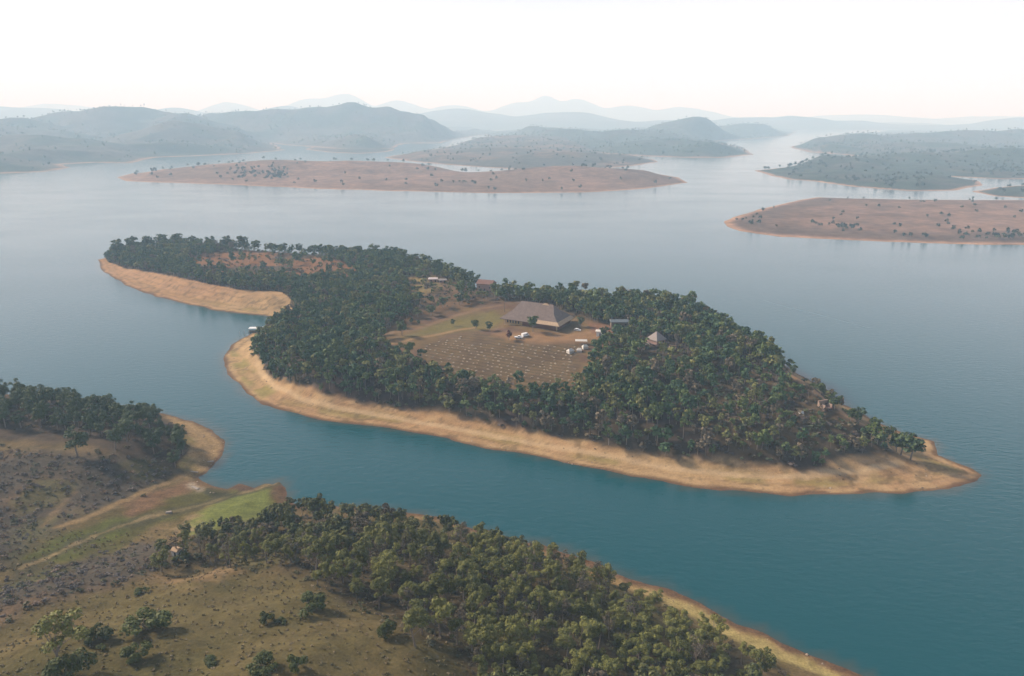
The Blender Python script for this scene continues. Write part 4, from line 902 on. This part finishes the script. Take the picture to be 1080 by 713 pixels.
ruin('stone_ruin', 'low pale masonry remains right of the pyramid roofed hut', 709, 369, R(-15), 0.8, 'ruin')

def tent(label, u, v, rz, L, W, h, cat='tent', name='white_tent'):
    q = island.hit(u, v); t = empty(name, q, rz, label=label, cat=cat)
    bm = bmesh.new(); a, c = L / 2, W / 2
    add_poly(bm, [(-a, -c, h * .5), (a, -c, h * .5), (a, c, h * .5), (-a, c, h * .5), (-a * .5, 0, h), (a * .5, 0, h)], [(0, 3, 2, 1), (0, 1, 5, 4), (1, 2, 5), (2, 3, 4, 5), (3, 0, 4)])
    link('canopy', bm_mesh('canopy', bm), M_CANVAS, t)
    bm = bmesh.new(); add_box(bm, (0, 0, h * .25 - 0.15), (L * .86, W * .86, h * .5 + 0.25)); link('side_wall', bm_mesh('side_wall', bm), M_CANVAS, t)
tent('white tent at the field corner, leftmost of the tent cluster', 601.5, 372, R(35), 4.2, 3.2, 2.6)
tent('white tent in the middle of the cluster at the field corner', 611, 371, R(-10), 3.2, 2.7, 2.3)
tent('white tent touching the dark tree at the field corner', 617, 368, R(15), 3.6, 2.8, 2.6)
q = island.hit(613, 363); aw = empty('canopy_shelter', q, R(-4), label='long flat cream shelter roof above the white tents', cat='shelter')
bm = bmesh.new(); add_poly(bm, [(-3.6, -2, 2.2), (3.6, -2, 2.2), (3.6, 2, 2.2), (-3.6, 2, 2.2), (-3.2, 0, 2.9), (3.2, 0, 2.9)], [(0, 3, 2, 1), (0, 1, 5, 4), (1, 2, 5), (2, 3, 4, 5), (3, 0, 4)]); link('canopy', bm_mesh('canopy', bm), M_CANVAS, aw)
for sx in (-3.3, 3.3):
    for sy in (-1.8, 1.8):
        bm = bmesh.new(); add_tube(bm, (sx, sy, -0.4), (sx, sy, 2.21), 0.07, 0.07, 6); link('post', bm_mesh('post', bm), M_WOOD, aw)

def vehicle(name, label, u, v, rz, cat, prof, cabin, W=1.8, wheel_x=(-1.35, 1.35)):
    """prof / cabin: side outlines (x, z) extruded across the width"""
    q = island.hit(u, v); t = empty(name, q, rz, label=label, cat=cat)
    def ext(pts, w, taper=1.0):
        bm = bmesh.new(); n_ = len(pts)
        L_ = [bm.verts.new((x_, -w / 2, z_)) for x_, z_ in pts]; R_ = [bm.verts.new((x_, w / 2, z_)) for x_, z_ in pts]
        bm.faces.new(L_); bm.faces.new(R_[::-1])
        for i in range(n_): j = (i + 1) % n_; bm.faces.new((L_[i], R_[i], R_[j], L_[j]))
        return bm
    link('body', bm_mesh('body', ext(prof, W)), M_WHITE, t); link('window', bm_mesh('window', ext(cabin, W + 0.02)), M_GLASS, t)
    for wx in wheel_x:
        for wy in (-W / 2 + 0.12, W / 2 - 0.12):
            bm = bmesh.new(); add_tube(bm, (wx, wy - 0.12, 0.34), (wx, wy + 0.12, 0.34), 0.34, 0.34, 12); link('wheel', bm_mesh('wheel', bm), M_TYRE, t)
    return t
VAN = [(-2.5, .35), (2.5, .35), (2.55, .95), (1.95, 1.15), (1.35, 2.15), (-2.45, 2.2), (-2.55, 1.0)]
CAR = [(-2.1, .3), (2.1, .3), (2.15, .75), (1.1, .92), (.5, 1.42), (-1.3, 1.45), (-2.05, .95)]
PICK = [(-2.5, .4), (2.4, .4), (2.45, .95), (1.4, 1.1), (.85, 1.7), (-.5, 1.72), (-.6, 1.1), (-2.5, 1.1)]
vehicle('parked_pickup', 'white pickup nearest the red tree in front of the hall', 547, 357, R(-8), 'pickup', PICK, [(1.2, 1.12), (.78, 1.62), (-.42, 1.62), (-.5, 1.12)])
vehicle('parked_van', 'pale white van parked right behind the pickup', 554, 355, R(40), 'van', VAN, [(1.75, 1.25), (1.3, 2.0), (-.4, 2.0), (-.4, 1.3)], 2.0, (-1.6, 1.6))
vehicle('parked_car', 'white car parked at the right end of the hall', 609, 349, R(-25), 'car', CAR, [(1.0, .95), (.45, 1.36), (-1.2, 1.38), (-1.6, .98)])

q = island.hit(532, 329); pole = empty('utility_pole', q, 0, label='thin dark utility pole left of the hall roof', cat='pole')
bm = bmesh.new(); add_tube(bm, (0, 0, -0.5), (0, 0, 9), 0.22, 0.14, 8); link('post', bm_mesh('post', bm), M_WOOD, pole)
bm = bmesh.new(); add_box(bm, (0, 0, 8.4), (1.8, 0.14, 0.14)); link('crossarm', bm_mesh('crossarm', bm), M_WOOD, pole)

# pale heaps of cut straw left in rows over the field
heap_me = []
for i in range(3):
    rg3 = np.random.default_rng(800 + i); bm = bmesh.new(); bmesh.ops.create_icosphere(bm, subdivisions=2, radius=1.0)
    for vv in bm.verts: vv.co = Vector((vv.co.x * (1 + .2 * rg3.normal()), vv.co.y * (1 + .2 * rg3.normal()), max(-0.1, vv.co.z * .55 * (1 + .25 * rg3.normal()))))
    me = bm_mesh('straw_heap', bm); me.materials.append(M_STRAW); heap_me.append(me)
gx, gy = np.meshgrid(np.arange(-120, 120, 3.9), np.arange(-90, 90, 4.3)); gx = (gx + 0.9 * rg.normal(size=gx.shape)).ravel(); gy = (gy + 0.38 * rg.normal(size=gy.shape)).ravel()
x = gx * math.cos(R(-27)) - gy * math.sin(R(-27)) - 10; y = gx * math.sin(R(-27)) + gy * math.cos(R(-27)) + 410; z = island.height(x, y); u, v = proj(x, y, z)
k = (sdf(np.array(FIELD, float), u, v) > 2.0) & (rg.random(len(x)) < 0.72); k &= ~((u > 490) & (v < 362))
for a_, b_, c_ in zip(x[k], y[k], z[k]):
    o = link('straw_heap', random.choice(heap_me)); o.location = (a_, b_, c_); s = 0.38 + 0.3 * random.random(); o.scale = (s * 1.5, s, s); o.rotation_euler = (0, 0, random.random() * 6)
    prop(o, 'small pale straw heap on the brown field before the hall', 'straw heap', 'straw heaps on the field')

# ------------------------------------------------------------------ cove and near shore details
px_, py_ = [float(q_) for q_ in unproj(271, 350)]
pb = empty('pontoon_boat', (px_, py_, 0), R(4), label='pontoon with flat white roof moored in the cove', cat='pontoon')
bm = bmesh.new(); add_box(bm, (0, 0, 0.25), (11, 3.6, 1.1)); link('hull', bm_mesh('hull', bm), M_DARK, pb)
bm = bmesh.new(); add_box(bm, (0, 0, 3.1), (10.4, 4.4, 0.18)); link('roof', bm_mesh('roof', bm), M_WHITE, pb)
for sx in (-4.6, 0, 4.6):
    for sy in (-1.6, 1.6):
        bm = bmesh.new(); add_tube(bm, (sx, sy, 0.8), (sx, sy, 3.01), 0.06, 0.06, 6); link('post', bm_mesh('post', bm), M_WHITE, pb)
bm = bmesh.new(); add_box(bm, (0, -1.75, 1.35), (9.4, 0.08, 0.9)); link('side_panel', bm_mesh('side_panel', bm), M_WOOD, pb)
for uu in (253, 258, 263):
    x_, y_ = [float(q_) for q_ in unproj(uu, 354 - (uu - 253) * .2)]; bm = bmesh.new(); add_tube(bm, (0, 0, -0.5), (0, 0, 3.4), 0.13, 0.1, 6)
    o = link('mooring_post', bm_mesh('mooring_post', bm), M_CONC); o.location = (x_, y_, 0)
    prop(o, 'thin pale mooring post in the water left of the pontoon', 'post', 'mooring posts by the pontoon')
def slab(name, label, u, v, size, rz, mat, cat, land=shore):
    q = land.hit(u, v); bm = bmesh.new(); add_box(bm, (0, 0, size[2] / 2 - 0.15), size, 0, 0.92); bmesh.ops.bevel(bm, geom=bm.edges[:], offset=0.05, segments=1, affect='EDGES')
    o = link(name, bm_mesh(name, bm), mat); o.location = q; o.rotation_euler = (0, 0, rz); return prop(o, label, cat)
slab('concrete_slab', 'pale concrete spillway slab on the earth bank by the dam', 206, 515, (4.2, 1.2, 0.5), R(-32), M_STONE, 'slab')
slab('concrete_slab', 'flat concrete slab on the headland beach', 222, 487, (2.6, 0.9, 0.4), R(18), M_STONE, 'slab')
slab('concrete_slab', 'long concrete sill where the headland beach meets the inlet', 205, 498, (3.6, 0.6, 0.4), R(-8), M_STONE, 'slab')
slab('boulder', 'bright pale rock beside the dam track', 178, 541, (2.2, 1.1, 0.7), R(20), M_STONE, 'rock')
q = shore.hit(187, 586); ht = empty('small_hut', q, R(-25), label='tiny white hut among the bushes at the grove edge', cat='hut')
bm = bmesh.new(); add_box(bm, (0, 0, 0.9), (2.4, 2.0, 2.6)); link('wall', bm_mesh('wall', bm), M_CANVAS, ht)
link('roof', bm_mesh('roof', roof_bm(2.4, 2.0, 2.203, 0.7, 2.4, 0.25, 0.1)), M_TAN, ht)
bm = bmesh.new(); add_box(bm, (0.3, -1.02, 0.9), (0.8, 0.08, 1.7)); link('door', bm_mesh('door', bm), M_DARK, ht)
q = island.hit(845, 436); bm = bmesh.new(); add_box(bm, (0, 0, .5), (2.2, 1.4, 1.3), 0, 0.8); o = link('white_tank', bm_mesh('white_tank', bm), M_WHITE); o.location = q; prop(o, 'tiny white tank on the open right slope of the island', 'tank')
